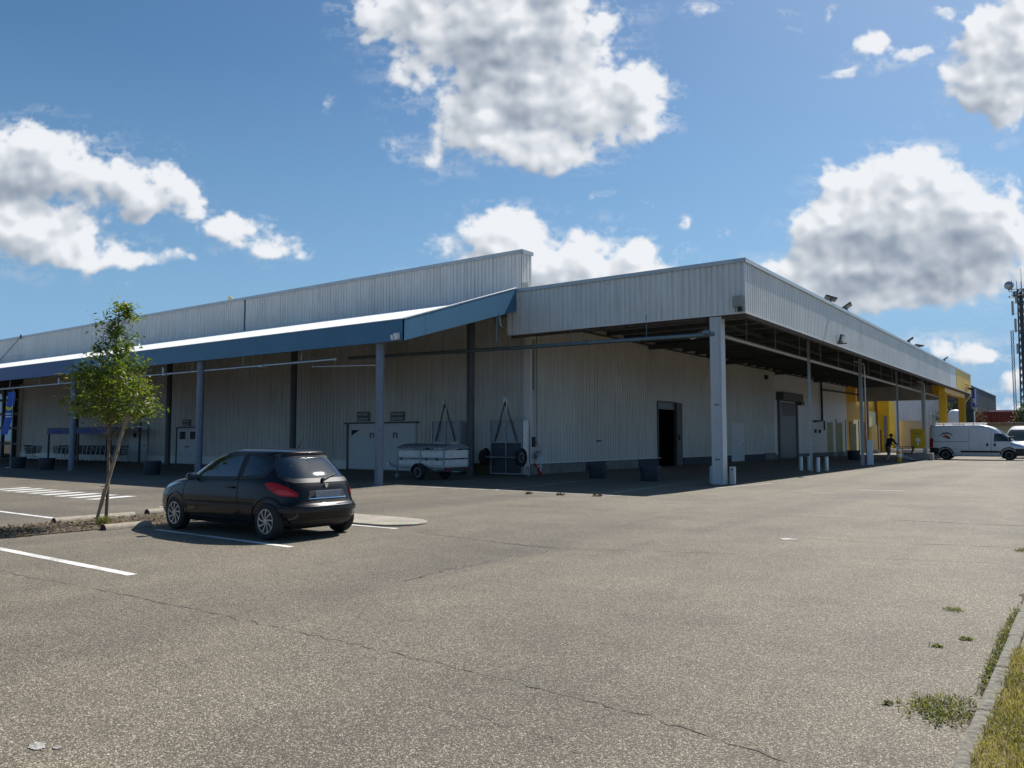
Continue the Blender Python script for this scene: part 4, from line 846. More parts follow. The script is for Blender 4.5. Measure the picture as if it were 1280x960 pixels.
for sg in (1, -1):
    sf = lambda x, z, o=.005: sb.side(x, z, sg, o)
    patch(lambda x, z: sb.side(x, z, sg, .003), [fw_[0], fw_[6], fw_[5]], [fw_[0], fw_[1], fw_[2], fw_[3], fw_[4]]).build('window', 'car_glass', car, smooth=True)
    patch(lambda x, z: sb.side(x, z, sg, .003), [qw_[0], qw_[5], qw_[4]], [qw_[1], qw_[2], qw_[3], qw_[4]]).build('window', 'tinted_glass', car, smooth=True)
    fr = ringpatch(lambda x, z: sb.side(x, z, sg, .007), fw_, .045); ringpatch(lambda x, z: sb.side(x, z, sg, .007), qw_, .045, fr); fr.build('window_trim', 'black_plastic', car, smooth=True)
    for pl in ([(.98, .30), (1.0, .60), (.98, .955)], [(-.53, .97), (-.55, .60), (-.62, .30)], [(-1.36, .66), (-1.55, .72), (-1.62, .86)], [(-.50, .245), (.96, .245)]):
        ribbon(lambda x, z: sb.side(x, z, sg, .0035), pl, .011).build('door_seam', 'opening_dark', car, smooth=True)
    ribbon(lambda x, z: sb.side(x, z, sg, .014), [(.92, .52), (-.95, .53)], .055).build('side_moulding', 'black_plastic', car, smooth=True)
    ribbon(lambda x, z: sb.side(x, z, sg, .006), [(.88, .225), (-.88, .225)], .06).build('sill', 'black_plastic', car, smooth=True)
    hm = MB(); c = sb.side(-.36, .83, sg, .025); hm.obox(c, (.19, .035, .034), RZ(0)); hm.build('door_handle', 'car_paint', car, bevel=.012, smooth=True)
    for ax in (1.27, -1.27):      # raised arch lip
        P = [(ax+.372*math.cos(t), .31+.372*math.sin(t)) for t in np.linspace(-.10, PI+.10, 36)]
        lip = MB(); lip.grid([[sb.side(ax+(x-ax)*k, .31+(z-.31)*k, sg, o) for x, z in P] for k, o in ((.955, -.01), (.96, .012), (1.0, .014), (1.06, .002))]); lip.build('arch_lip', 'car_paint', car, smooth=True)
    # mirror
    mi = MB(); vs = []
    c = Vector((.66, sg*.925, .985))
    for i, (t, k) in enumerate(((-.075, .55), (-.065, .9), (-.02, 1.0), (.04, .9), (.09, .55), (.11, .2))):
        for j in range(14):
            a = 2*PI*j/14; vs.append(c+Vector((t, (.095*k)*math.copysign(abs(math.cos(a))**.7, math.cos(a)), (.066*k)*math.copysign(abs(math.sin(a))**.7, math.sin(a)))))
    mi.add(vs, [(i*14+j, i*14+(j+1) % 14, (i+1)*14+(j+1) % 14, (i+1)*14+j) for i in range(5) for j in range(14)]+[tuple(range(70, 84))])
    mi.tube([(.70, sg*.80, .955), (.68, sg*.88, .97)], .025, 8)
    mo = mi.build('mirror', 'car_paint', car, smooth=True)
    g = MB(); g.add([(.588, c.y+.083*math.copysign(abs(math.cos(a))**.7, math.cos(a)), c.z+.055*math.copysign(abs(math.sin(a))**.7, math.sin(a))) for a in np.linspace(0, 2*PI, 14, endpoint=False)], [tuple(range(14))]); g.build('mirror_glass', 'mirror_glass', mo)
    # lamps
    tl = patch(lambda d, z: sb.arc(z, sg*d, .006), [(1.12, .905), (1.07, .835), (.97, .755), (.85, .715), (.58, .70)], [(1.12, .915), (1.02, .945), (.88, .935), (.70, .865), (.56, .755)], 30, 14); tlo = tl.build('tail_light', 'tail_red', car, smooth=True)
    rp = [(1.12, .91), (1.02, .945), (.88, .935), (.70, .865), (.56, .755), (.58, .70), (.85, .715), (.97, .755), (1.07, .835)]
    ringpatch(lambda d, z: sb.arc(z, sg*d, .008), rp, .012).build('lamp_rim', 'car_paint', tlo, smooth=True)
    patch(lambda d, z: sb.arc(z, sg*d, .011), [(.94, .785), (.86, .745), (.72, .73), (.62, .735)], [(.94, .79), (.86, .825), (.74, .815), (.62, .745)], 14, 6).build('lamp_lens', 'lamp_pink', tlo, smooth=True)
    hl = patch(lambda d, z: sb.arc(z, sg*d, .006, True), [(.52, .66), (.78, .69), (1.05, .78), (1.22, .86)], [(.55, .74), (.80, .80), (1.05, .855), (1.22, .868)], 24, 10); hl.build('headlight', 'lamp_clear', car, smooth=True)
    for ax in (1.27, -1.27): wheel(car, ax, sg*.765, .305, .19, 9, 'rim_silver', sg).scale = (.94, 1, 1)
rf = lambda y, z, o=.004: sb.end(y, z, True, o)
patch(lambda y, z: sb.end(y, z, True, .003), [(-.69, 1.01), (-.56, .975), (.56, .975), (.69, 1.01)], [(-.62, 1.28), (-.48, 1.352), (.48, 1.352), (.62, 1.28)], 30, 14).build('rear_window', 'car_glass', car, smooth=True)
ringpatch(lambda y, z: sb.end(y, z, True, .007), rw_, .05).build('window_trim', 'black_plastic', car, smooth=True)
patch(lambda y, z: sb.end(y, z, False, .003), [(-.68, .985), (.68, .985)], [(-.52, 1.37), (.52, 1.37)], 24, 14).build('windscreen', 'car_glass', car, smooth=True)
o = patch(lambda y, z: sb.end(y, z, True, .006), [(-.26, 1.395), (.26, 1.395)], [(-.26, 1.418), (.26, 1.418)], 14, 3); o.build('brake_light', 'tail_red', car)
# spoiler lip, tailgate seam, plate recess, bumper strips
patch(lambda y, z: sb.end(y, z, True, .035-.6*abs(z-1.375)), [(-.50, 1.352), (.50, 1.352)], [(-.46, 1.40), (.46, 1.40)], 24, 6).build('spoiler', 'car_paint', car, smooth=True)
ribbon(lambda y, z: sb.end(y, z, True, .003), [(-.64, .98), (-.66, .86), (-.57, .66), (-.45, .605), (.45, .605), (.57, .66), (.66, .86), (.64, .98)], .010, 60).build('tailgate_seam', 'opening_dark', car, smooth=True)
patch(lambda y, z: sb.end(y, z, True, .004), [(-.42, .655), (.42, .655)], [(-.36, .80), (.36, .80)], 24, 6).build('plate_recess', 'black_plastic', car, smooth=True)
mb = MB(); xx = sb.end(0, .735, True, .02).x; mb.obox((xx, 0, .735), (.012, .56, .11), RY(.12)); mb.build('number_plate', 'plate', car, bevel=.004)
patch(lambda y, z: sb.end(y, z, True, .014), [(-.40, .662), (.40, .662)], [(-.40, .678), (.40, .678)], 24, 3).build('chrome_strip', 'chrome', car, smooth=True)
patch(lambda y, z: sb.end(y, z, True, .006), [(-.36, .612), (.36, .612)], [(-.43, .65), (.43, .65)], 24, 3).build('lower_recess', 'opening_dark', car, smooth=True)
patch(lambda d, z: sb.arc(z, d, .018), [(-1.12, .452), (1.12, .452)], [(-1.12, .515), (1.12, .515)], 60, 5).build('bumper_strip', 'black_plastic', car, smooth=True)
patch(lambda d, z: sb.arc(z, d, .006), [(-.9, .215), (.9, .215)], [(-.95, .33), (.95, .33)], 40, 5).build('bumper_apron', 'black_plastic', car, smooth=True)
patch(lambda d, z: sb.arc(z, -d, .012), [(.55, .345), (.80, .345)], [(.55, .37), (.80, .37)], 12, 3).build('reflector', 'lamp_clear', car, smooth=True)
# emblem: a small raised shield, and the model badge strokes
mb = MB(); c = sb.end(0, .87, True, .012); sh = [(-.035, .04), (.035, .04), (.035, -.005), (0, -.045), (-.035, -.005)]
mb.add([(c.x-.008, y, c.z+z) for y, z in sh]+[(c.x+.01, y, c.z+z) for y, z in sh], [(0, 1, 2, 3, 4)]+[(i, (i+1) % 5, 5+(i+1) % 5, 5+i) for i in range(5)]); mb.build('emblem', 'chrome', car)
wp = MB(); a = sb.end(.03, .965, True, .03); e = sb.end(-.30, 1.045, True, .028); wp.tube([tuple(a), tuple(e)], .012, 6); wp.lathe([(0, -.02), (.03, -.02), (.03, .03), (0, .03)], tuple(a), 'x', 12); wp.build('wiper', 'black_plastic', car, smooth=40)
an = MB(); an.tube([(-1.02, 0, 1.455), (-1.16, 0, 1.66)], [.009, .003], 6); an.lathe([(.03, 0), (.02, .02), (0, .025)], (-1.02, 0, 1.445), 'z', 12); an.build('antenna', 'black_plastic', car, smooth=40)
fl = MB(); fl.box(-1.6, 1.5, -.55, .55, .17, .23); fl.build('underbody', 'interior_dark', car)
# inside
dk = MB(); dk.box(.72, 1.05, -.68, .68, .72, .95); dk.box(-1.62, -.86, -.62, .62, .30, .80); dk.build('dashboard', 'dash_grey', car, bevel=.03)
def seat(y, x, w_):
    m = MB(); m.obox((x+.22, y, .52), (.50, w_, .16), RY(-.12)); m.obox((x-.10, y, .86), (.14, w_, .62), RY(-.28)); m.obox((x-.25, y, 1.235), (.10, .24, .17), RY(-.2)); m.tube([(x-.2, y-.06, 1.1), (x-.24, y-.06, 1.22)], .008, 5); m.tube([(x-.2, y+.06, 1.1), (x-.24, y+.06, 1.22)], .008, 5); return m.build('seat', 'seat_cloth', car, bevel=.035, smooth=40)
seat(.36, .02, .48); seat(-.36, .02, .48)
m = MB(); m.obox((-.62, 0, .52), (.50, 1.16, .16), RY(-.1)); m.obox((-.88, 0, .82), (.14, 1.16, .52), RY(-.3))
for y in (-.38, .38): m.obox((-1.0, y, 1.12), (.09, .24, .14), RY(-.25))
m.build('rear_seat', 'seat_cloth', car, bevel=.03, smooth=40)
st = MB(); ring = [(.42+.04*math.cos(t)*0-.17*.45*math.sin(t), .36+.175*math.cos(t), .96+.175*.88*math.sin(t)) for t in np.linspace(0, 2*PI, 24)]; st.tube(ring, .014, 6, False); st.tube([(.44, .2, .96), (.44, .52, .96)], .012, 5); st.tube([(.44, .36, .96), (.75, .36, .84)], .02, 6); st.build('steering_wheel', 'grey_plastic', car, smooth=40)

# ------------------------------------------------------------------ vans
VT = [(.28, -2.86, 2.86, .93), (.36, -2.92, 2.93, .96), (.5, -2.95, 2.98, .985), (.75, -2.95, 2.97, 1.0), (.95, -2.94, 2.90, 1.0), (1.08, -2.94, 2.74, .995), (1.18, -2.94, 2.50, .99), (1.28, -2.935, 2.28, .985), (1.40, -2.93, 2.13, .98), (1.7, -2.92, 1.80, .955), (2.0, -2.91, 1.46, .92), (2.2, -2.90, 1.16, .89), (2.33, -2.88, .88, .85), (2.40, -2.85, .62, .80), (2.44, -2.78, .40, .72), (2.46, -2.6, .1, .55), (2.465, -2.2, -.3, .2)]
def make_van(rack=True):
    v = empty('delivery_van', (0, 0, 0)); vb = Slices(VT, -.1, 14, 7, 6.5, 4.2)
    zs = np.unique(np.concatenate([np.linspace(.28, 1.4, 24), np.linspace(1.45, 2.3, 14), 2.465-np.linspace(.15, 0, 14)]))
    b_ = vb.body(zs, 120).build('body', 'van_paint', v, smooth=True); cut_arches(b_, [(1.93, .35), (-1.9, .35)], .42, .55, 1.2)
    b_.data.polygons.foreach_set('use_smooth', [True]*len(b_.data.polygons)); b_.data.set_sharp_from_angle(angle=R(35))
    for sg in (1, -1):
        f = lambda o: (lambda x, z: vb.side(x, z, sg, o))
        patch(f(.006), [(2.18, 1.30), (1.05, 1.28)], [(2.12, 1.36), (1.62, 1.80), (1.12, 1.84)], 20, 8).build('window', 'dark_glass_front', v, smooth=True)
        for pl in ([(.92, .45), (.92, 2.0), (1.02, 2.1), (1.35, 1.95)], [(-.42, .45), (-.42, 2.15)], [(2.12, 1.26), (2.0, .85)], [(1.5, 1.3), (1.5, 1.82)]): ribbon(f(.004), pl, .016).build('door_seam', 'column_dark', v, smooth=True)
        ribbon(f(.012), [(-2.85, 1.27), (-.45, 1.27)], .04).build('slide_rail', 'grey_plastic', v, smooth=True)
        ribbon(f(.016), [(1.40, .58), (-.95, .58)], .13).build('side_moulding', 'black_plastic', v, smooth=True)
        patch(f(.014), [(-2.90, .33), (-2.34, .33)], [(-2.90, .83), (-2.30, .83)], 14, 5).build('rear_corner', 'black_plastic', v, smooth=True)
        ribbon(f(.012), [(-1.9+.5*math.cos(t), .36+.5*math.sin(t)) for t in np.linspace(.05, PI-.05, 20)], .09).build('arch_trim', 'black_plastic', v, smooth=True)
        ribbon(f(.012), [(1.93+.5*math.cos(t), .36+.5*math.sin(t)) for t in np.linspace(.05, PI-.05, 20)], .09).build('arch_trim', 'black_plastic', v, smooth=True)
        for x in (.68, 1.12): mb = MB(); c = vb.side(x, 1.06, sg, .02); mb.obox(c, (.13, .05, .19), RZ(0)); mb.build('door_handle', 'black_plastic', v, bevel=.02)
        mb = MB(); mb.obox((2.02, sg*1.16, 1.45), (.14, .20, .34), RZ(0)); mb.obox((2.02, sg*1.02, 1.34), (.06, .2, .06), RZ(0)); m_ = mb.build('mirror', 'black_plastic', v, bevel=.03); mb = MB(); mb.box(1.945, 1.95, sg*1.16-.08, sg*1.16+.08, 1.32, 1.58); mb.build('mirror_glass', 'mirror_glass', m_)
        patch(lambda d, z: vb.arc(z, sg*d, .008, True), [(.72, .86), (1.15, .9), (1.35, 1.0)], [(.80, 1.02), (1.1, 1.16), (1.35, 1.08)], 14, 6).build('headlight', 'lamp_clear', v, smooth=True)
        patch(lambda d, z: vb.arc(z, sg*d, .010), [(.84, .84), (1.10, .84)], [(.84, 1.5), (1.10, 1.5)], 8, 8).build('tail_light', 'tail_red', v, smooth=True)
        wheel(v, 1.93, sg*.87, .345, .21, 0, 'rim_grey', sg, rr=.60); wheel(v, -1.9, sg*.87, .345, .21, 0, 'rim_grey', sg, rr=.60)
    patch(lambda y, z: vb.end(y, z, False, .006), [(-.86, 1.30), (.86, 1.30)], [(-.66, 2.16), (.66, 2.16)], 20, 12).build('windscreen', 'dark_glass_front', v, smooth=True)
    patch(lambda d, z: vb.arc(z, d, .014, True), [(-1.42, .32), (1.42, .32)], [(-1.30, .80), (1.30, .80)], 40, 8).build('front_bumper', 'black_plastic', v, smooth=True)
    patch(lambda y, z: vb.end(y, z, True, .02), [(-.9, .33), (.9, .33)], [(-.9, .55), (.9, .55)], 10, 4).build('rear_bumper', 'black_plastic', v, smooth=True)
    patch(lambda y, z: vb.end(y, z, True, .004), [(-.008, .6), (.008, .6)], [(-.008, 2.2), (.008, 2.2)], 3, 10).build('door_seam', 'column_dark', v)
    mb = MB(); mb.tube([(1.95, .45, 1.36), (1.65, .1, 1.66)], .012, 5); mb.build('wiper', 'black_plastic', v)
    mb = MB(); mb.box(-2.6, 2.3, -.7, .7, .24, .3); mb.build('underbody', 'interior_dark', v)
    return v, vb
van, vb = make_van(); van.location = (-6.62, 64.4, 0); tag(van, 'white panel van with roof rails and swoosh badge, side-on beyond the posts', 'van')
mb = MB()
for sg in (1, -1):
    mb.tube([(-2.7, sg*.70, 2.56), (.55, sg*.70, 2.55)], .03, 6)
for x in np.arange(-2.6, .6, .62): mb.tube([(x, -.72, 2.54), (x, .72, 2.54)], .022, 6); mb.box(x-.03, x+.03, -.74, -.66, 2.40, 2.54); mb.box(x-.03, x+.03, .66, .74, 2.40, 2.54)
mb.build('roof_rack', 'coping_light', van)
mb = MB(); mb.box(-1.3, -.9, -.6, -.3, 2.57, 2.60); mb.build('ladder_clamp', 'black_plastic', van)
# swoosh badge on the flank: a dark arc over a reddish one
f = lambda x, z: vb.side(x, z, -1, .006)
patch(f, [(-2.28, 1.62), (-2.0, 1.80), (-1.72, 1.84), (-1.50, 1.74), (-1.42, 1.62)], [(-2.28, 1.63), (-2.02, 1.90), (-1.70, 1.93), (-1.46, 1.80), (-1.42, 1.63)], 20, 4).build('badge', 'logo_dark', van)
patch(f, [(-2.05, 1.62), (-1.85, 1.52), (-1.62, 1.50)], [(-2.05, 1.66), (-1.82, 1.78), (-1.60, 1.62)], 16, 4).build('badge', 'logo_red', van)
patch(f, [(-1.80, 1.52), (-1.62, 1.44)], [(-1.76, 1.60), (-1.54, 1.56)], 8, 4).build('badge', 'logo_dark', van)
van2, _ = make_van(); van2.location = (-4.15, 72.6, 0); van2.rotation_euler = (0, 0, R(-108)); tag(van2, 'second white van seen nose-on at the edge behind the first van', 'van')
# ------------------------------------------------------------------ sapling, stakes, logs
def tree(name, loc, label, cat, grp, profile, trunk_pts, trunk_r, nclump, nleaf, lsize, lm, seed, cl=.16, tintb=.35, zcol=.55):
    """profile: list of (z, radius, dx, dy) giving the uneven outline of the crown"""
    r = random.Random(seed); g = np.random.default_rng(seed); t = empty(name, loc); tag(t, label, cat, grp)
    tr = MB(); tr.tube(trunk_pts, trunk_r, 10); P = np.array(profile, float); z0, z1 = P[0, 0], P[-1, 0]
    def crown(z): return [np.interp(z, P[:, 0], P[:, k]) for k in (1, 2, 3)]
    C = []
    tries = 0
    while len(C) < nclump and tries < nclump*40:
        tries += 1; z = r.uniform(z0, z1); rad, dx, dy = crown(z)
        if r.random() > (rad/P[:, 1].max())**1.1+.08: continue
        a = r.uniform(0, 2*PI); q = rad*math.sqrt(r.uniform(.05, 1))*r.uniform(.85, 1.1); C.append((dx+q*math.cos(a), dy+q*math.sin(a), z, r.uniform(.5, 1.35)))
    tz = np.array([p[2] for p in trunk_pts]); tx = np.array([p[0] for p in trunk_pts]); ty = np.array([p[1] for p in trunk_pts])
    for c in C:
        if r.random() < .55:
            zb = max(trunk_pts[1][2], c[2]-r.uniform(.1, .45)*(z1-z0)*.5-.1); zb = min(zb, tz[-1]-.02); b0 = (np.interp(zb, tz, tx), np.interp(zb, tz, ty), zb)
            tr.tube([b0, ((b0[0]+c[0])/2+r.uniform(-.04, .04), (b0[1]+c[1])/2, (b0[2]+c[2])/2+.03), c[:3]], [trunk_r[-2]*.55, trunk_r[-2]*.35, trunk_r[-1]*.4], 5)
    tr.build('trunk', 'bark', t, smooth=60)
    pts = []; tin = []
    for c in C:
        k = int(nleaf/nclump*c[3]); q = g.normal(0, cl*c[3]*.62, (k, 3))*[1.15, 1.15, .8]; pts.append(np.array(c[:3])+q); tin.append(np.clip(tintb+r.gauss(0, .16)+g.normal(0, .18, k), 0, 1))
    pts = np.concatenate(pts); tin = np.concatenate(tin); pts = pts[pts[:, 2] > z0*.93]; tin = tin[:len(pts)]
    o = leaves('crown', pts, lsize, lm, tin, .35); o.parent = t; return t
TX, TY = -14.04, 7.08
tree('sapling_tree', (TX, TY, 0), 'young slim sapling with a loose yellow-green crown, held by wooden stakes', 'tree', None,
     [(1.79, .10, .16, 0), (1.87, .55, .20, 0), (1.98, .76, .22, 0), (2.2, .82, .22, 0), (2.45, .74, .18, 0), (2.7, .60, .12, 0), (2.9, .46, .14, 0), (3.05, .34, .20, 0), (3.2, .28, .28, 0), (3.4, .30, .30, 0), (3.6, .36, .36, 0), (3.75, .20, .36, 0), (3.88, .08, .34, 0)],
     [(0, 0, 0), (.01, .01, .7), (.0, 0, 1.4), (.06, 0, 2.2), (.12, 0, 3.0), (.24, 0, 3.75)], [.031, .028, .025, .019, .012, .005], 195, 6800, .046, 'leaf_tree', 5, .12, .47)
mb = MB(); mb.tube([(-14.2, 6.98, 0), (-13.50, 7.12, 1.92)], [.03, .026], 9); st_ = tag(mb.build('tree_stake', 'stake_wood', smooth=40), 'long leaning wooden stake that ends free under the crown', 'stake')
mb = MB(); mb.tube([(-14.27, 7.02, 0), (-14.06, 7.05, .62)], [.028, .028], 8); tag(mb.build('tree_stake', 'stake_wood', smooth=40), 'short dark wooden stake propped low against the trunk', 'stake')
mb = MB(); mb.tube([(-14.1+.06*math.cos(a), 7.06+.06*math.sin(a), .66) for a in np.linspace(0, 2*PI, 12)], .009, 5); tag(mb.build('tree_tie', 'stake_wood'), 'pale tie strapping the stake to the sapling trunk', 'tie')
for (x, y0, y1), lab in (((-14.92, 6.6, 8.05), 'half-round wooden kerb log behind the sapling, left one'), ((-13.13, 6.58, 7.36), 'half-round wooden kerb log in front of the sapling, ending under the car nose'), ((-15.25, 8.5, 9.5), 'half-round wooden kerb log beyond the bed, its dark end left of the car bonnet')):
    mb = MB(); n = 12; pr = [(x+.10*math.cos(a), .095*math.sin(a)) for a in np.linspace(0, PI, n)]
    lg = MB(); lg.add([(px, y, pz) for y in (y0, y1) for px, pz in pr], [(i, i+1, n+i+1, n+i) for i in range(n-1)]); lo = lg.build('kerb_log', 'log_wood', smooth=40); tag(lo, lab, 'kerb log', 'half-round logs edging the bed')
    e = MB(); e.add([(px, y0-.002, pz) for px, pz in pr], [tuple(range(n))]); e.add([(px, y1+.002, pz) for px, pz in pr], [tuple(range(n))]); e.build('log_end', 'log_end', lo)
tag(blades('weed_clump', np.stack([rng.normal(-13.95, .05, 160), rng.normal(7.0, .05, 160), np.full(160, .02)], 1), .13, .014, 'weed_green', rng.uniform(.5, 1, 160), .9), 'bright yellow-green weed at the foot of the sapling', 'weeds')

# ------------------------------------------------------------------ under the left canopy
def planter(x, y, lab, r=.34, h=.56):
    t = empty('planter', (x, y, 0)); tag(t, lab, 'planter', 'round dark planters between the posts')
    mb = MB(); mb.lathe([(r*.86, 0), (r*.9, .03), (r, h-.09), (r*1.04, h-.09), (r*1.04, h), (r*.93, h), (r*.9, h-.07)], (0, 0, 0), 'z', 28); mb.build('pot', 'dark_planter', t, smooth=35)
    mb = MB(); mb.lathe([(0, h-.075), (r*.92, h-.075)], (0, 0, 0), 'z', 20); mb.build('soil_fill', 'soil', t)
planter(-15.2, 26.2, 'dark planter before the ribbed wall, left one of the two near the corner column', .36, .50)
planter(-12.74, 25.6, 'dark planter closest to the thick white corner column', .36, .54)
planter(-31.65, 17.8, 'dark planter in front of the white door, just right of the sapling trunk')
planter(-13.56, 58.8, 'dark planter far along the loading wing near the slim posts', .42, .66)
planter(-40.5, 17.5, 'dark planter in front of the trolley row, beside the left front column')
planter(-43.9, 17.6, 'dark planter by the foot of the blue flag')
def trolley(par=None):
    t = empty('shopping_trolley', (0, 0, 0))
    w = .27
    b_ = MB()
    for z, k in ((.52, .72), (.68, .86), (.84, .95), (.98, 1.0)):
        b_.tube([(-.42*1, -w*k, z), (.40*k, -w*.8*k, z-.04*(1-k)), (.40*k, w*.8*k, z-.04*(1-k)), (-.42, w*k, z), (-.42, -w*k, z)], .013, 4)
    for i in range(7):
        x = -.42+.82*i/6
        for s in (1, -1): b_.tube([(x*.8-.02, s*w*.66, .50), (x, s*w*(1-.03*i), .98)], .009, 4)
    for i in range(6):
        y = -w+.54*i/5; b_.tube([(-.34, y*.7, .50), (.34, y*.55, .50)], .009, 4); b_.tube([(.30, y*.55, .5), (.40, y*.8, .98)], .009, 4)
    b_.build('basket', 'black_plastic', t)
    f = MB()
    for s in (1, -1): f.tube([(-.52, s*w, 1.02), (-.42, s*w*.95, .92), (-.22, s*w*.9, .35), (-.40, s*w, .14)], .024, 6); f.tube([(-.22, s*w*.9, .35), (.10, s*.2, .26), (.42, s*.16, .14)], .014, 6)
    f.build('leg_frame', 'coping_light', t)
    h = MB(); h.tube([(-.53, -w, 1.03), (-.53, w, 1.03)], .02, 8); h.build('handle', 'blue_shelter', t)
    for x, y in ((-.40, w), (-.40, -w), (.42, .16), (.42, -.16)):
        c = MB(); c.lathe([(.02, -.016), (.065, -.016), (.065, .016), (.02, .016)], (x, y, .066), 'y', 12); c.build('wheel', 'rubber', t)
    return t
T0 = trolley(); T0['category'] = 'trolley'; T0['group'] = 'nested shopping trolleys under the shelter'
T0['label'] = 'wire shopping trolley pushed into the long nested row under the blue shelter'
for i in range(15):
    t = T0 if i == 0 else copy_tree(T0); t.location = (-55.2+.56*i, 24.6+.03*random.uniform(-1, 1), 0); t.rotation_euler = (0, 0, R(180+random.uniform(-2, 2)))
for (x, y, a), lab in (((-57.0, 23.6, 140), 'loose shopping trolley turned aside at the left end of the nested row'), ((-58.4, 24.4, 95), 'loose shopping trolley farthest left, beside the dark entrance')):
    t = copy_tree(T0); t.location = (x, y, 0); t.rotation_euler = (0, 0, R(a)); t['label'] = lab; t['group'] = 'loose trolleys'
t = copy_tree(T0); t.location = (-9.75, 56.1, 0); t.rotation_euler = (0, 0, R(20)); t['label'] = 'shopping trolley being pushed by the person in black'; t['group'] = 'loose trolleys'
sh = empty('trolley_shelter', (-51, 25, 0)); tag(sh, 'low trolley shelter with a dark blue roof band on thin posts', 'shelter')
for x in (-55.4, -51.4, -47.4):
    for y in (24.0, 25.8): mb = MB(); mb.box(x-.05, x+.05, y-.05, y+.05, 0, 2.15); part(mb, 'post', 'door_trim', sh)
mb = MB(); mb.box(-55.5, -47.3, 23.92, 24.0, 1.76, 2.18); part(mb, 'roof_band', 'blue_shelter', sh); mb = MB(); mb.box(-55.5, -47.3, 24.0, 25.9, 2.1, 2.16); part(mb, 'roof', 'door_trim', sh)
mb = MB()
for x in np.arange(-54.6, -47.8, 1.9): mb.box(x, x+1.0, 23.905, 23.918, 1.90, 2.04)
part(mb, 'band_stripe', 'flag_blue', sh)
# feather flag
fl = empty('feather_flag', (-44.3, 17.4, 0)); tag(fl, 'blue advertising flag with yellow and pale stripes at the left edge', 'flag')
mb = MB(); mb.tube([(0, 0, 0), (0, 0, 3.6), (-.25, .08, 4.0)], [.03, .02, .012], 8); mb.lathe([(.22, 0), (.20, .05), (.04, .06), (.03, .1)], (0, 0, 0), 'z', 16); mb.build('pole', 'galvanised_dull', fl, smooth=40)
mb = MB(); rows = []
for i in range(15):
    z = 1.7+i*.155; xr = .30 if i > 11 else .30-.06*(12-i); rows.append([(xr-.9+.9*j/6*1.0 if j < 7 else 0, .03*math.sin(j*.9+i*.4), z) for j in range(7)])
mb.grid(rows); fb = mb.build('cloth', 'flag_blue', fl, smooth=True)
mb = MB(); mb.grid([[(x, -.05, z+.05*math.sin(x*6)) for x in np.linspace(-.7, .12, 8)] for z in (2.96, 3.12)]); mb.build('stripe', 'flag_yellow', fb); mb = MB()
for z in (2.58, 2.72): mb.grid([[(x, -.05, zz_) for x in np.linspace(-.65, .0, 5)] for zz_ in (z, z+.05)])
mb.build('stripe', 'flag_white' if 'flag_white' in M else 'white_paint', fb)
# plaques over the doors
def plaque(x0, x1, z0, z1, lab, rows=2, name='wall_plaque'):
    mb = MB(); mb.box(x0, x1, WY-.075, WY-.035, z0, z1); o = mb.build(name, 'plaque', bevel=.006); tag(o, lab, 'sign', 'small plaques over the hall doors')
    mb = MB(); h = (z1-z0)/rows
    for k in range(rows): mb.box(x0+.05, x1-.05, WY-.08, WY-.076, z0+k*h+.04, z0+(k+1)*h-.05)
    mb.build('notice', 'plaque_light', o)
plaque(-49.5, -48.7, 2.30, 2.54, 'small dark plaque over the white door with the oval window', 1)
plaque(-44.0, -43.2, 2.24, 2.62, 'small square plaque over the double door with barred windows')
plaque(-28.85, -28.0, 2.32, 2.78, 'square plaque over the left leaf of the white gate')
plaque(-26.55, -25.7, 2.32, 2.74, 'square plaque over the right leaf of the white gate, beyond the column')

# ------------------------------------------------------------------ trailers
bt = empty('box_trailer', (-19.75, 21.95, 0)); tag(bt, 'low silver box trailer with grey tarpaulin lid beside the column', 'trailer')
hx, hy = 1.13, .66
mb = MB(); mb.box(-hx, hx, -hy, hy, .46, .50)
for z0, z1 in ((.50, .74), (.78, 1.08)):
    for s in (1, -1): mb.box(-hx, hx, s*hy-.015, s*hy+.015, z0, z1); mb.box(s*hx-.015, s*hx+.015, -hy+.02, hy-.02, z0, z1)
box_ = mb.build('box', 'galvanised', bt, bevel=.006)
mb = MB()
for s in (1, -1):
    for z in (.53, .71, .81, 1.05): mb.box(-hx-.01, hx+.01, s*(hy+.015)-.008, s*(hy+.015)+.008, z-.012, z+.012)
    for x in (-hx, 0, hx): mb.box(x-.025, x+.025, s*(hy+.02)-.012, s*(hy+.02)+.012, .48, 1.08)
mb.build('rail', 'galvanised_dull', box_)
mb = MB()
for x in (-.95, .3, .8): mb.box(x-.05, x+.05, -hy-.045, -hy-.02, .70, .80)
mb.build('latch', 'column_dark', box_)
mb = MB(); rows = []
for v, (yy, z) in enumerate(((-hy-.03, 1.14), (-hy-.025, 1.20), (-.3, 1.285), (0, 1.31), (.3, 1.285), (hy+.025, 1.20), (hy+.03, 1.14))):
    rows.append([(x, yy, z+(.0 if v not in (0, 6) else (.035 if i % 2 else -.03))) for i, x in enumerate(np.linspace(-hx-.03, hx+.03, 15))])
mb.grid(rows)
for s in (1, -1): mb.grid([[(s*(hx+.03), y, z) for y, z in ((-hy-.02, 1.13), (-.3, 1.11), (0, 1.15), (.3, 1.11), (hy+.02, 1.13))], [(s*(hx+.03), y, z) for y, z in ((-hy-.025, 1.20), (-.3, 1.285), (0, 1.31), (.3, 1.285), (hy+.025, 1.20))]])
mb.build('tarpaulin', 'tarp_grey', bt)
mb = MB(); mb.box(-hx, hx, -.5, -.44, .38, .46); mb.box(-hx, hx, .44, .5, .38, .46); mb.tube([(-hx, -.45, .42), (-hx-.95, 0, .44), (-hx, .45, .42)], .035, 6); mb.tube([(.1, -.72, .29), (.1, .72, .29)], .035, 8); ch = mb.build('chassis', 'galvanised_dull', bt)
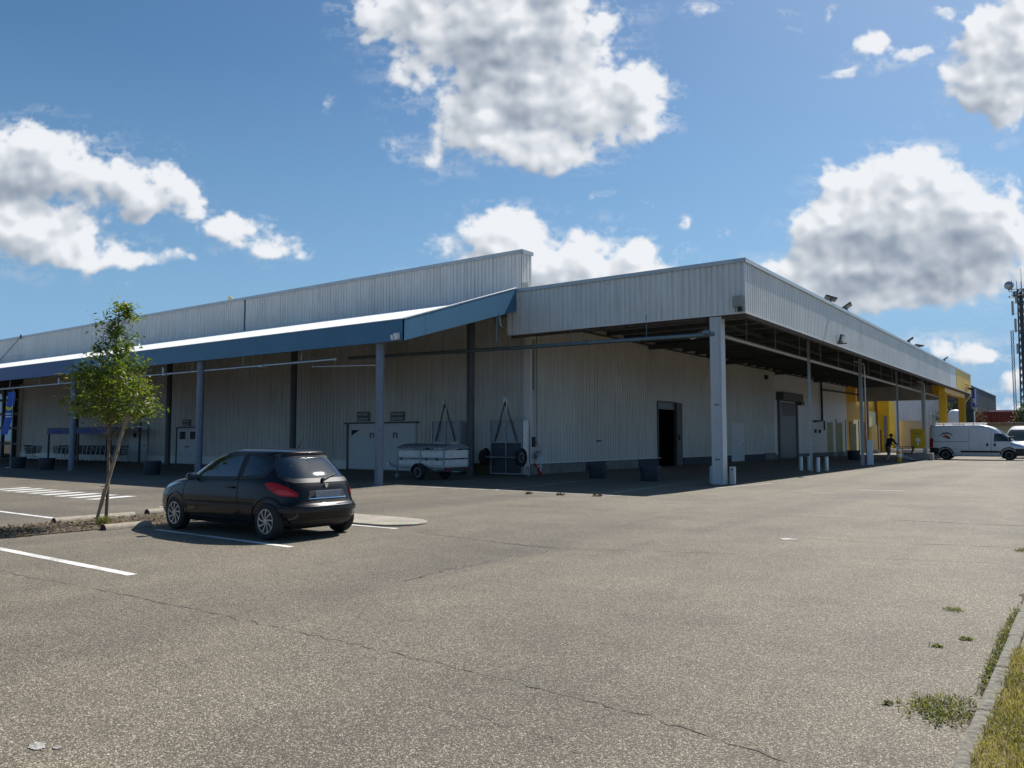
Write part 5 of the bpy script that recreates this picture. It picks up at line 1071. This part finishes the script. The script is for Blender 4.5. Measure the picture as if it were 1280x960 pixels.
mb = MB(); mb.tube([(-hx-.75, 0, .45), (-hx-1.15, 0, .50)], .035, 8); mb.box(-hx-1.22, -hx-1.08, -.05, .05, .45, .56); mb.build('coupling', 'galvanised', ch)
mb = MB(); mb.tube([(-hx-.6, -.09, .16), (-hx-.6, -.09, .72)], .022, 8); mb.lathe([(.02, -.03), (.09, -.03), (.09, .03), (.02, .03)], (-hx-.6, -.09, .09), 'y', 14); mb.build('jockey_wheel', 'column_blue', bt)
for s in (1, -1):
    wheel(bt, -.02, s*.72, .275, .15, 0, 'rim_silver', s, rr=.58)
    mb = MB(); P = [(-.02+.33*math.cos(a), .275+.33*math.sin(a)) for a in np.linspace(.05, PI-.05, 18)]
    mb.grid([[(x, s*.625, z) for x, z in P], [(x, s*.82, z) for x, z in P], [(x*1.0, s*.825, z-.03) for x, z in P]]); mb.build('mudguard', 'black_plastic', bt, smooth=50)
mb = MB(); mb.box(hx+.01, hx+.05, -hy, hy, .32, .46); lb = mb.build('light_board', 'black_plastic', bt)
for s in (1, -1): mb = MB(); mb.box(hx+.05, hx+.08, s*.54-.06, s*.54+.06, .35, .43); mb.build('tail_light', 'tail_red', bt)
def upright(x, y, lab, tone):
    t = empty('upright_trailer', (x, y, 0), R(4)); tag(t, lab, 'trailer', 'trailers stood on end against the wall')
    w, hgt = .74, 2.22
    mb = MB(); mb.box(-w, w, .02, .05, .06, hgt); fl = mb.build('floor', tone, t)
    mb = MB()
    for xx in (-w, .0, w): mb.box(xx-.018, xx+.018, -.04, .02, .06, hgt)
    for z in (.08, 1.34, 1.72, hgt): mb.box(-w, w, -.055, -.042, z-.025, z+.025)
    mb.build('chassis', 'galvanised_dull', t)
    mb = MB(); mb.box(-w, w, -.005, .018, 1.36, hgt-.02); mb.build('upper_panel', 'galvanised_dull', t)
    mb = MB(); mb.box(w+.035, w+.06, .0, .38, .06, hgt); mb.box(-w-.06, -w-.035, .0, .38, .06, hgt); mb.box(-w, w, .36, .38, .06, .12); mb.build('side_board', 'galvanised', t)
    mb = MB(); mb.tube([(-.52, -.06, 1.38), (-.03, -.08, 2.92)], .03, 6); mb.tube([(.52, -.06, 1.38), (.03, -.08, 2.92)], .03, 6); mb.tube([(-.02, -.08, 2.8), (0, -.1, 3.16)], .04, 8); dr = mb.build('drawbar', 'column_dark', t, smooth=40)
    mb = MB(); mb.box(-.05, .05, -.2, -.05, 2.96, 3.16); mb.tube([(.09, -.12, 2.55), (.10, -.14, 3.12)], .022, 8); mb.build('coupling', 'galvanised', dr, bevel=.01)
    mb = MB(); mb.tube([(-.92, -.22, .74), (.92, -.22, .74)], .03, 8); mb.box(-.6, -.5, -.24, 0, .70, .78); mb.box(.5, .6, -.24, 0, .70, .78); mb.build('axle', 'galvanised_dull', t)
    for s in (1, -1):
        xw = .80 if s > 0 else .93; w_ = wheel(t, s*xw, -.24, .31, .16, 0, 'rim_grey', s, rr=.58); w_.location = (s*xw, -.24, .74); w_.rotation_euler = (0, 0, -PI/2)
        mb = MB(); P = [(-.24+.37*math.cos(a), .74+.37*math.sin(a)) for a in np.linspace(-1.2, 1.5, 14)]
        mb.grid([[(s*(xw-.09), yy, z) for yy, z in P], [(s*(xw+.10), yy, z) for yy, z in P]]); mb.build('mudguard', 'black_plastic', t, smooth=50)
    mb = MB(); mb.tube([(-.3, -.1, .3), (0, -.16, .16), (.3, -.1, .34)], .012, 5); mb.build('cable', 'black_plastic', t)
    return t
upright(-22.55, 25.9, 'trailer stood on end behind the low box trailer, mostly hidden', 'galvanised')
upright(-19.15, 25.7, 'trailer stood on end at the corner, dark floor, wheels and drawbar showing', 'floor_dark')
# small things at the corner
mb = MB(); mb.box(-18.75+.035, -18.62, 26.84, 27.04, 1.15, 1.56); tag(mb.build('meter_box', 'black_plastic', bevel=.01), 'narrow black box on the ribbed wall at the corner', 'box')
hp = empty('hanging_sack', (-18.5, 27.0, .62)); tag(hp, 'grey bundled sack hanging from cords at the corner', 'sack')
mb = MB(); mb.lathe([(0, 0), (.12, .03), (.17, .14), (.15, .28), (.06, .36), (0, .37)], (0, 0, 0), 'z', 16); mb.build('sack', 'galvanised_dull', hp, smooth=60)
mb = MB(); mb.tube([(-.08, 0, .30), (-.03, -.03, .62), (-.1, 0, .75)], .008, 5); mb.tube([(.08, 0, .30), (.05, 0, .6), (-.02, 0, .75)], .008, 5); mb.build('cord', 'column_dark', hp)
mb = MB(); mb.lathe([(.10, 0), (.12, .18), (.08, .36), (.03, .42)], (-18.55, 26.3, 0), 'z', 14); mb.tube([(-18.55, 26.3, .40), (-18.5, 26.2, .48), (-18.42, 26.25, .3), (-18.5, 26.3, .12)], .022, 6); tag(mb.build('hose_stand', 'concrete_light', smooth=40), 'pale standpipe with a loop of hose at the corner', 'standpipe')
ns = empty('barrier_stand', (-18.1, 26.5, 0)); tag(ns, 'red leaning barrier stand with a round no-entry disc at the corner', 'barrier')
mb = MB(); mb.tube([(-.25, 0, .48), (.02, -.05, .30), (.18, -.08, .02)], .045, 8); mb.tube([(-.1, .05, .42), (.06, -.1, .02)], .04, 8); mb.build('pole', 'red_plastic', ns, smooth=40)
mb = MB(); mb.lathe([(0, -.012), (.115, -.012), (.115, .012), (0, .012)], (.12, -.10, .64), 'y', 24); dd = mb.build('disc', 'red_plastic', ns)
mb = MB(); mb.lathe([(.115, -.016), (.14, -.016), (.14, .016), (.115, .016)], (.12, -.10, .64), 'y', 24); mb.box(.04, .20, -.118, -.113, .615, .665); mb.build('white_mark', 'white_paint', dd)
mb = MB(); mb.tube([(.12, -.09, .5), (.12, -.06, .02)], .02, 6); mb.tube([(-.02, -.1, .38), (.2, -.1, .36)], .03, 6); mb.build('strut', 'white_paint', ns)
tag(MB().box(-18.7, -18.64, 32.2, 32.5, 1.35, 1.42).build('wall_bracket', 'door_trim', bevel=.008), 'small dark bracket low on the ribbed wall', 'bracket')

# ------------------------------------------------------------------ along the posts
def bollard(x, y, h, w, lab, hole=False, m='column_white', grp='short white bollards around the posts'):
    mb = MB(); mb.box(-w, w, -w*.8, w*.8, 0, h); o = mb.build('bollard', m, bevel=.012); o.location = (x, y, 0); tag(o, lab, 'bollard', grp)
    if hole: k = MB(); k.lathe([(0, -.004), (.03, -.004), (.03, 0)], (0, -w*.8, h-.09), 'y', 12); k.build('bolt_hole', 'opening_dark', o)
bollard(-9.56, 25.2, .58, .085, 'white bollard standing right of the thick white corner column', True)
bollard(-10.32, 25.35, .58, .07, 'white bollard peeking out left of the thick white corner column')
def rbollard(x, y, lab):
    mb = MB(); mb.lathe([(.085, 0), (.085, .62), (.07, .65), (0, .66)], (0, 0, 0), 'z', 18); o = mb.build('bollard', 'coping_light', smooth=40); o.location = (x, y, 0); tag(o, lab, 'bollard', 'short white bollards around the posts')
rbollard(-11.1, 37.95, 'round bollard farthest left of the four round the first slim post'); rbollard(-10.95, 38.75, 'round bollard second from left, close left of the first slim post')
rbollard(-10.1, 37.1, 'round bollard close right of the first slim post'); rbollard(-10.05, 38.35, 'round bollard farthest right of the four round the first slim post')
mb = MB(); mb.box(-.16, .16, -.03, .03, 0, 1.42); mb.box(-.13, .13, -.036, -.03, .08, 1.36); o = mb.build('guard_panel', 'container_white', bevel=.01); o.location = (-10.28, 48.4, 0); o.rotation_euler = (R(-4), 0, R(12)); tag(o, 'tall white guard panel leaning at the second slim post', 'panel')
bb = empty('striped_barrel', (-10.0, 55.0, 0)); tag(bb, 'yellow and white striped post guard beside the person', 'post guard')
for k in range(5): mb = MB(); mb.lathe([(.145, .17*k), (.145, .17*k+.17)], (0, 0, 0), 'z', 20); mb.build('band', 'white_paint' if k in (2, 4) else 'yellow_paint', bb, smooth=40)
mb = MB(); mb.lathe([(0, .85), (.145, .85)], (0, 0, 0), 'z', 20); mb.build('cap', 'yellow_paint', bb)
mb = MB(); mb.box(-.85, .85, -.3, .3, 0, .46); mb.box(-.87, .87, -.32, .32, .46, .50); o = mb.build('concrete_block', 'concrete', bevel=.02); o.location = (-9.95, 60.8, 0); tag(o, 'long low grey concrete block left of the white van', 'block')
mb = MB(); mb.box(-.12, .12, -.22, .22, 0, .5); o = mb.build('concrete_block', 'concrete_light', bevel=.02); o.location = (-9.0, 60.7, 0); tag(o, 'pale small block capping the right end of the grey block', 'block')
sg_ = empty('arrow_sign', (-9.95, 61.6, 0)); tag(sg_, 'yellow board sign with a white upward arrow beside the van', 'sign')
mb = MB(); mb.box(-.46, .46, -.03, .03, .82, 2.16); bo = mb.build('board', 'yellow_sign', sg_, bevel=.01)
mb = MB(); mb.prism([(-.05, .98), (.05, .98), (.05, 1.34), (.17, 1.28), (.17, 1.38), (0, 1.56), (-.17, 1.38), (-.17, 1.28), (-.05, 1.34)], -.036, -.032); mb.build('arrow', 'white_paint', bo)
mb = MB()
for i, wd in enumerate((.06, .05, .09, .05, .07, .04)): mb.box(-.27+.095*i, -.27+.095*i+wd, -.036, -.032, 1.80, 1.86)
mb.build('small_print', 'orange_brown', bo)
for s in (1, -1): mb = MB(); mb.tube([(s*.38, .05, 0), (s*.38, .05, 2.1)], .03, 8); mb.build('post', 'galvanised', sg_)
for i, (x, lab) in enumerate(((-17.1, 'white block standing in for sunlit ground, first from the left behind the person'), (-15.6, 'white block standing in for sunlit ground, second from the left behind the trolley'), (-14.5, 'white block standing in for sunlit ground below the left side of the arrow sign'), (-13.5, 'white block standing in for sunlit ground below the right side of the arrow sign'))):  # added white blocks stand in for bright patches of sunlit ground
    mb = MB(); mb.prism([(-.45, 0), (.45, 0), (.45, .12), (.40, .40), (-.40, .40), (-.45, .12)], -.18, .18); o = mb.build('sunlit_ground_block', 'white_paint', bevel=.02); o.location = (x, 90.5, 0); tag(o, lab, 'sunlit ground block', 'white blocks standing in for sunlit ground beyond the canopy')
for y, lab in ((68.55, 'tall cream board in the row before the yellow wall, nearest'), (71.6, 'tall cream board, second in the row before the yellow wall'), (76.4, 'tall cream board, third in the row, left of the paired posts'), (84.9, 'tall cream board farthest along the row by the yellow wall')):
    t = empty('bay_board', (-17.6, y, 0)); tag(t, lab, 'bay board', 'tall cream boards marking the pick-up bays')
    mb = MB(); mb.box(-.24, .24, -.08, .08, .36, 2.82); mb.build('board', 'cream_panel', t, bevel=.01); mb = MB(); mb.box(-.3, .34, -.25, .25, 0, .34); mb.build('base', 'concrete', t, bevel=.02)
    mb = MB(); mb.tube([(.36, .5, .0), (.36, .5, 3.1)], .05, 8); mb.build('post', 'galvanised_dull', t)
for y, lab in ((66.9, 'small black socket box on the white wall, left of three'), (68.3, 'small black socket box on the white wall, middle of three'), (69.6, 'small black socket box on the white wall, right of three')):
    tag(MB().box(CXW+.0, CXW+.1, y-.16, y+.16, 1.95, 2.25).build('socket_box', 'black_plastic', bevel=.01), lab, 'socket box', 'socket boxes on the white wall')
tag(MB().box(CXW+.0, CXW+.2, 55.9, 56.2, 5.7, 6.0).build('wall_lamp', 'black_plastic', bevel=.02), 'small black lamp high on the wall under the canopy', 'lamp')
# floodlights and camera boxes on the fascia and roof edge
def flood(x, y, z, lab, tilt=.5, rz=0, w=.62):
    t = empty('floodlight', (x, y, z), rz); tag(t, lab, 'floodlight', 'floodlights along the roof edge')
    mb = MB(); mb.obox((0, 0, .30), (.50, w, .07), RY(-tilt)); h = mb.build('head', 'column_dark', t, bevel=.01); mb = MB(); mb.obox((.02*math.sin(tilt), 0, .262), (.44, w-.08, .01), RY(-tilt)); mb.build('lens', 'black_plastic', h)
    mb = MB(); mb.tube([(0, 0, 0), (0, 0, .28)], .035, 8); mb.box(-.1, .1, -.1, .1, 0, .02); mb.build('bracket', 'column_dark', t)
flood(-9.05, 35.9, 7.32, 'floodlight on the roof edge nearest the building corner', .35, R(200), .9)
flood(-9.05, 38.7, 7.32, 'tilted floodlight on the roof edge, second from the corner', .6, R(10), .95)
flood(-9.05, 54.3, 7.32, 'tilted floodlight on the roof edge, third from the corner', .6, R(10), .8)
flood(-9.05, 57.6, 7.30, 'low floodlight on the roof edge just past the third', .2, R(200), .7)
flood(-9.05, 68.9, 7.32, 'tilted floodlight on the roof edge nearest the yellow end', .6, R(10), .8)
t = empty('wall_floodlight', (FX, 36.15, 5.6)); tag(t, 'square floodlight hanging on the ribbed fascia above the first slim post', 'floodlight')
mb = MB(); mb.obox((.17, 0, .22), (.10, .42, .42), RY(.25)); mb.build('head', 'column_dark', t, bevel=.015); mb = MB(); mb.obox((.226, 0, .24), (.01, .32, .22), RY(.25)); mb.build('lens', 'galvanised', t); mb = MB(); mb.box(0, .14, -.04, .04, .06, .12); mb.box(0.02, .4, -.03, .03, -.0, .04); mb.build('bracket', 'column_dark', t)
t = empty('corner_box', (-9.08, BY-.02, 5.62)); tag(t, 'beige junction box with a dark lamp at the fascia corner', 'junction box')
mb = MB(); mb.box(-.16, .16, -.14, -.02, .10, .46); mb.build('case', 'box_beige', t, bevel=.012); mb = MB(); mb.obox((.10, -.16, .02), (.14, .14, .14), RX(.4)); mb.build('lamp', 'black_plastic', t, bevel=.02); mb = MB(); mb.tube([(-.1, -.06, .1), (-.1, -.06, -.02), (.1, -.06, -.02)], .012, 5); mb.build('cable', 'black_plastic', t)
mb = MB(); mb.box(-39.42, -39.2, WY-.26, WY-.11, 9.38, 9.56); mb.tube([(-39.3, WY-.2, 9.3), (-39.3, WY-.2, 9.4)], .03, 6); tag(mb.build('camera_box', 'cream_panel', bevel=.012), 'small pale camera box on top of the parapet', 'camera')
mb = MB(); mb.tube([(-66.6, WY-.10, 9.5), (-66.6, WY-.12, 9.2)], .07, 8); mb.tube([(-66.6, WY-.12, 9.35), (-70.6, WY-.10, 7.6)], .02, 5); tag(mb.build('parapet_cable', 'door_trim'), 'dark cable running down across the far left of the parapet', 'cable')
lm_ = MB(); lm_.obox((-17.45, FY-.13, 4.64), (.10, .12, .16), RX(.3)); lm_.obox((-17.28, FY-.13, 4.66), (.13, .12, .19), RX(.3)); lm_.box(-17.5, -17.22, FY-.07, FY-.04, 4.56, 4.78); tag(lm_.build('corner_lamps', 'container_white', bevel=.02), 'pale twin lamp unit at the corner of the blue fascia', 'lamp')
t = empty('fascia_camera', (-8.85, 80.3, 5.75)); tag(t, 'dark camera cluster on the yellow end of the fascia', 'camera')
mb = MB(); mb.obox((.25, 0, .1), (.42, .16, .16), RY(.2)); mb.tube([(0, 0, .3), (.25, 0, .2)], .03, 6); mb.build('camera_body', 'black_plastic', t); mb = MB(); mb.box(0, .1, -1.6, .6, .42, .5); mb.build('arm', 'yellow_paint', t)
# ------------------------------------------------------------------ person
def person(loc, rz, label):
    J = {'pelvis': (0, 0, .92), 'waist': (.04, 0, 1.05), 'chest': (.16, 0, 1.27), 'neck': (.24, 0, 1.44), 'head0': (.28, 0, 1.52), 'head1': (.32, 0, 1.64),
         'hipL': (.0, .10, .90), 'kneeL': (.14, .11, .50), 'ankL': (.05, .11, .09), 'toeL': (.20, .12, .035), 'hipR': (.0, -.10, .90), 'kneeR': (-.02, -.11, .50), 'ankR': (-.20, -.11, .10), 'toeR': (-.06, -.12, .035),
         'shL': (.19, .19, 1.38), 'elL': (.32, .24, 1.14), 'wrL': (.55, .20, 1.07), 'haL': (.62, .19, 1.06), 'shR': (.19, -.19, 1.38), 'elR': (.32, -.24, 1.14), 'wrR': (.55, -.20, 1.07), 'haR': (.62, -.19, 1.06)}
    Rr = dict(pelvis=.15, waist=.14, chest=.165, neck=.06, head0=.075, head1=.085, hipL=.10, kneeL=.065, ankL=.045, toeL=.035, hipR=.10, kneeR=.065, ankR=.045, toeR=.035, shL=.075, elL=.055, wrL=.035, haL=.035, shR=.075, elR=.055, wrR=.035, haR=.035)
    E_ = [('pelvis', 'waist'), ('waist', 'chest'), ('chest', 'neck'), ('neck', 'head0'), ('head0', 'head1'), ('pelvis', 'hipL'), ('hipL', 'kneeL'), ('kneeL', 'ankL'), ('ankL', 'toeL'), ('pelvis', 'hipR'), ('hipR', 'kneeR'), ('kneeR', 'ankR'), ('ankR', 'toeR'), ('chest', 'shL'), ('shL', 'elL'), ('elL', 'wrL'), ('wrL', 'haL'), ('chest', 'shR'), ('shR', 'elR'), ('elR', 'wrR'), ('wrR', 'haR')]
    for s, sg in (('L', 1), ('R', -1)):
        wx, wy, wz = J['ha'+s]
        for k in range(4):
            a, b_ = f'f{s}{k}a', f'f{s}{k}b'; J[a] = (wx+.05, wy+sg*(-.03+.02*k), wz+.015); J[b_] = (wx+.075-.004*abs(k-1.5), wy+sg*(-.03+.02*k), wz-.025); Rr[a] = .010; Rr[b_] = .008; E_ += [('ha'+s, a), (a, b_)]
        J['t'+s] = (wx+.02, wy-sg*.05, wz-.01); Rr['t'+s] = .010; E_.append(('ha'+s, 't'+s))
    ks = list(J); ix = {k: i for i, k in enumerate(ks)}; me = bpy.data.meshes.new('person'); me.from_pydata([J[k] for k in ks], [(ix[a], ix[b_]) for a, b_ in E_], [])
    o = bpy.data.objects.new('person', me); COL.objects.link(o); sm = o.modifiers.new('s', 'SKIN'); sm.use_smooth_shade = True
    for i, k in enumerate(ks): v = me.skin_vertices[0].data[i]; v.radius = (Rr[k], Rr[k]); v.use_root = k == 'pelvis'
    su = o.modifiers.new('u', 'SUBSURF'); su.levels = su.render_levels = 2
    m2 = evaluated(o); o.modifiers.clear(); o.data = m2; bpy.data.meshes.remove(me)
    for q in ('cloth_black', 'cloth_khaki', 'skin', 'black_plastic'): m2.materials.append(M[q])
    for p in m2.polygons:
        c = p.center; p.use_smooth = True
        p.material_index = 3 if c.z < .10 else (2 if c.z < .48 else 1 if c.z < .96 and c.x < .45 else (2 if c.z > 1.47 or c.x > .54 else 0))
    h = MB(); rows = []
    for i, t in enumerate(np.linspace(0, PI*.62, 8)):
        rows.append([(.30-.02+.112*math.sin(t)*math.cos(a)-(.03 if i > 4 else 0), .102*math.sin(t)*math.sin(a), 1.61+.125*math.cos(t)) for a in np.linspace(.75, 2*PI-.75, 14)])
    h.grid(rows); hr = h.build('hair', 'hair', o, smooth=True)
    f = MB(); f.lathe([(0, 0), (.014, .02), (0, .05)], (.405, 0, 1.585), 'z', 8); f.build('nose', 'skin', o, smooth=True)
    o.location = loc; o.rotation_euler = (0, 0, rz); o.scale = (1.1, 1.12, 1.04); tag(o, label, 'person'); return o
person((-10.55, 54.6, 0), R(55), 'person in a black jacket and khaki trousers leaning forward to push a trolley')

# ------------------------------------------------------------------ beyond the canopy
yb = empty('yellow_annex', (-18.2, 92.6, 0)); tag(yb, 'bright yellow annex wall with a grey door past the canopy end', 'building')
mb = MB(); mb.box(-19.0, -17.55, 92, 95, 0, 5.5); part(mb, 'wall', 'yellow_bright', yb); mb = MB(); mb.box(-18.1, -17.75, 91.95, 91.999, 0, 3.9); part(mb, 'door', 'grey_plastic', yb); mb = MB(); mb.box(-18.62, -18.35, 91.95, 91.999, 0, 2.4); part(mb, 'panel', 'orange_brown', yb)
mb = MB(); mb.box(-17.5, -14.8, 95.9, 96.2, 0, 3.35); mb.box(-17.53, -14.7, 95.85, 96.25, 3.352, 3.42); tag(mb.build('boundary_wall', 'beige_wall'), 'low beige wall behind the yellow arrow sign', 'wall')
wc = empty('white_warehouse', (-17, 105, 0)); tag(wc, 'pale ribbed metal box rising behind the low beige wall', 'building')
mb = MB(); mb.corr((-14.35, 105), (-21, 105), (0, -1), 0, 6.05, .35, .04); mb.box(-21, -14.4, 105.05, 112, 0, 6.05); part(mb, 'wall', 'container_white', wc); mb = MB(); mb.box(-21.05, -14.3, 104.93, 112.05, 6.052, 6.15); part(mb, 'coping', 'coping_light', wc)
la = empty('roof_ladder', (-14.9, 104.6, 0)); tag(la, 'white access ladder with handrail against the pale metal box', 'ladder')
mb = MB()
for x in (-.9, -.4): mb.tube([(x, 0, 0), (x, 0, 4.4)], .04, 6)
mb.build('stringer', 'white_paint', la); mb = MB()
for z in np.arange(.3, 4.4, .35): mb.tube([(-.9, 0, z), (-.4, 0, z)], .025, 5)
mb.build('rung', 'white_paint', la); mb = MB()
for z in (4.4, 4.9): mb.tube([(-1.6, -.1, z), (.6, -.1, z)], .035, 5)
for x in (-1.6, -.5, .6): mb.tube([(x, -.1, 3.5), (x, -.1, 4.9)], .035, 5)
mb.build('handrail', 'white_paint', la)
db = empty('dark_warehouse', (-13, 115, 0)); tag(db, 'big dark grey metal warehouse behind the yellow fascia end', 'building')
mb = MB(); mb.corr((-11, 102), (-11, 131), (1, 0), 0, 7.4, .5, .05); mb.corr((-14.2, 102), (-11, 102), (0, -1), 0, 7.4, .4, .05); mb.box(-14.2, -11.06, 102.06, 131, 0, 7.38); part(mb, 'wall', 'dark_building', db)
mb = MB(); mb.box(-14.3, -10.95, 101.9, 131.1, 7.4, 7.5); part(mb, 'coping', 'door_trim', db)
for y in (121.5, 123.5, 125.5, 127.5, 129.4): mb = MB(); mb.box(-10.99, -10.93, y, y+.8, 3.0, 5.0); part(mb, 'window', 'dark_glass_front', db)
mb = MB(); mb.box(-13.6, -11.3, 101.88, 101.94, 0, 5.8); part(mb, 'window', 'dark_glass_front', db)
si = empty('blade_sign', (-10.95, 103.3, 5.0)); tag(si, 'tall blue and white blade sign on the dark warehouse', 'sign')
mb = MB(); mb.box(0, .42, -.1, .1, .1, 2.2); mb.build('board', 'flag_blue', si); mb = MB(); mb.box(.26, .38, -.13, -.102, .2, 2.1); mb.box(.05, .22, -.13, -.102, .5, 1.0); mb.build('white_mark', 'white_paint', si); mb = MB(); mb.box(.05, .40, -.08, .08, -.6, .0); mb.build('lower_board', 'cream_panel', si)
mb = MB(); mb.lathe([(.0, 4.58), (.3, 4.55), (.55, 4.40), (.66, 4.15), (.68, 3.7), (.66, 0)], (-11.9, 96.5, 0), 'z', 20); tag(mb.build('storage_tank', 'container_white', smooth=50), 'round white storage tank between the yellow posts', 'tank')
mb = MB(); mb.box(-11.0, -10.15, 96, 98, 0, 4.6)
for x in np.arange(-10.95, -10.1, .2): mb.box(x, x+.05, 95.95, 96, .1, 4.55)
tag(mb.build('green_container', 'dark_green'), 'dark green ribbed container right of the yellow post', 'container')
mb = MB(); mb.box(-10.1, -10.0, 95.9, 96.1, 0, 4.3); tag(mb.build('white_post', 'white_paint'), 'thin white post at the side of the dark green container', 'post')
rb = empty('red_container', (-8.5, 99.5, 0)); tag(rb, 'long weathered red container standing before the dark warehouse, above the van roof', 'container')
mb = MB(); mb.corr((-6.5, 98.5), (-10.45, 98.5), (0, -1), .0, 4.25, .3, .05); mb.box(-10.4, -6.55, 98.56, 101, 0, 4.25); part(mb, 'wall', 'red_brick', rb)
mb = MB(); mb.box(-10.5, -6.45, 98.42, 101.05, 4.25, 4.33); part(mb, 'top_rail', 'red_brick', rb)
mb = MB(); mb.box(-9.2, -6.0, 101.5, 108, 0, 4.6); part(mb, 'rear_block', 'coping', rb)
kb = empty('flat_roof_shed', (-7, 90, 0)); tag(kb, 'low shed with an overhanging brown flat roof behind the first van', 'shed')
mb = MB(); mb.box(-8.4, -5.0, 88.2, 91, 0, 2.75); part(mb, 'wall', 'beige_wall', kb); mb = MB(); mb.box(-8.7, -4.6, 87.6, 91.4, 2.76, 2.98); part(mb, 'roof', 'brown_roof', kb, bevel=.02); mb = MB(); mb.box(-8.0, -7.0, 88.16, 88.199, 0, 2.1); part(mb, 'door', 'door_trim', kb)
tree('leafy_tree', (-5.2, 96, 0), 'dense green tree behind the second van at the right edge', 'tree', 'trees beyond the canopy', [(2.2, .4, 0, 0), (2.7, 1.4, 0, 0), (3.4, 1.6, .1, 0), (4.2, 1.35, 0, 0), (4.9, .8, .1, 0), (5.3, .3, 0, 0)], [(0, 0, 0), (0, .05, 1.5), (0, 0, 3), (.1, 0, 4.8)], [.12, .10, .07, .02], 90, 3600, .13, 'leaf_bush', 21, .36)
tree('leafy_tree', (-13.1, 99.5, 0), 'small green tree seen between the two yellow posts', 'tree', 'trees beyond the canopy', [(2.0, .3, 0, 0), (2.8, .8, 0, 0), (3.8, .95, 0, 0), (4.8, .7, 0, 0), (5.6, .2, 0, 0)], [(0, 0, 0), (0, 0, 1.5), (0, 0, 3), (.05, 0, 5)], [.08, .07, .05, .01], 50, 1500, .12, 'leaf_bush', 23, .30, .5)
tree('leafy_tree', (-9.6, 97.2, 0), 'thin reddish-brown shrub before the red container', 'tree', 'trees beyond the canopy', [(1.5, .3, 0, 0), (2.5, .6, 0, 0), (3.6, .5, 0, 0), (4.5, .2, 0, 0)], [(0, 0, 0), (0, 0, 1.5), (0, 0, 2.5), (0, 0, 4.2)], [.06, .05, .04, .01], 30, 700, .12, 'dry_leaf', 25, .30, .5)
# lattice masts
def lattice(t, x0, y0, w0, w1, h, n, r, m):
    P = lambda k, i: Vector(((w0+(w1-w0)*i/n)/2*(1 if k in (0, 3) else -1)+x0, (w0+(w1-w0)*i/n)/2*(1 if k < 2 else -1)+y0, h*i/n))
    mb = MB()
    for k in range(4): mb.tube([P(k, 0), P(k, n)], r, 5)
    mb.build('leg', m, t); mb = MB()
    for i in range(n):
        for k in range(4): mb.tube([P(k, i), P((k+1) % 4, i+1)], r*.55, 4); mb.tube([P((k+1) % 4, i), P(k, i+1)], r*.55, 4); mb.tube([P(k, i+1), P((k+1) % 4, i+1)], r*.5, 4)
    mb.build('bracing', m, t)
ma = empty('antenna_mast', (-7.4, 130, 0)); tag(ma, 'dark lattice telecom mast crowded with antennas at the right edge', 'mast')
lattice(ma, 0, 0, 1.25, .75, 22.3, 22, .075, 'mast_steel')
mb = MB(); mb.box(-.25, .2, -.2, .2, 0, 21.8); mb.build('cable_ladder', 'mast_steel', ma)
mb = MB(); mb.lathe([(0, -.25), (.35, -.22), (.56, -.05), (.60, .18), (.55, .25), (0, .28)], (-1.35, -.4, 22.9), 'y', 24); mb.build('dish', 'galvanised', ma, smooth=40)
mb = MB()
for i, (x, z, h) in enumerate(((-1.0, 18.6, 2.0), (-.75, 16.2, 1.9), (.75, 17.8, 2.2), (.8, 14.6, 1.8), (.55, 20.2, 2.0), (-.55, 20.3, 1.6), (-.62, 13.2, 1.4), (.85, 12.0, 1.2))): mb.box(x-.14, x+.14, -.75, -.58, z, z+h); mb.tube([(x, -.55, z+.3), (0, 0, z+.3)], .04, 4); mb.tube([(x, -.55, z+h-.3), (0, 0, z+h-.3)], .04, 4)
mb.build('antenna_panel', 'galvanised_dull', ma)
mb = MB()
for z in (21.3, 22.2): 
    for a, b_ in (((-1.4, -.9), (1.3, -.9)), ((1.3, -.9), (1.3, .9)), ((1.3, .9), (-1.4, .9)), ((-1.4, .9), (-1.4, -.9))): mb.tube([(*a, z), (*b_, z)], .06, 5)
for x in (-1.0, -.4, .1, .7, 1.2): mb.tube([(x, -.9, 21.2), (x, -.9, 23.2+abs(x)*.3)], .035, 5)
mb.tube([(.1, 0, 22), (.1, 0, 25.2)], [.05, .02], 5); mb.build('platform', 'mast_steel', ma)
mb = MB(); mb.box(.2, 1.0, -.6, 0, 15.2, 16.0); mb.box(.25, .9, -.6, 0, 10.4, 11.0); mb.box(-.9, -.3, -.6, -.1, 21.2, 21.9); mb.build('radio_box', 'mast_steel', ma)
m2_ = empty('thin_mast', (-9.3, 130, 0)); tag(m2_, 'slim pale lattice mast standing left of the big antenna mast', 'mast')
lattice(m2_, .68, -.3, .30, .30, 16.5, 30, .03, 'column_dark')
mb = MB(); mb.box(-9.9, -4, 129, 129.2, 0, 4.4); tag(mb.build('fence_wall', 'door_trim'), 'dark fence wall at the foot of the masts', 'fence')
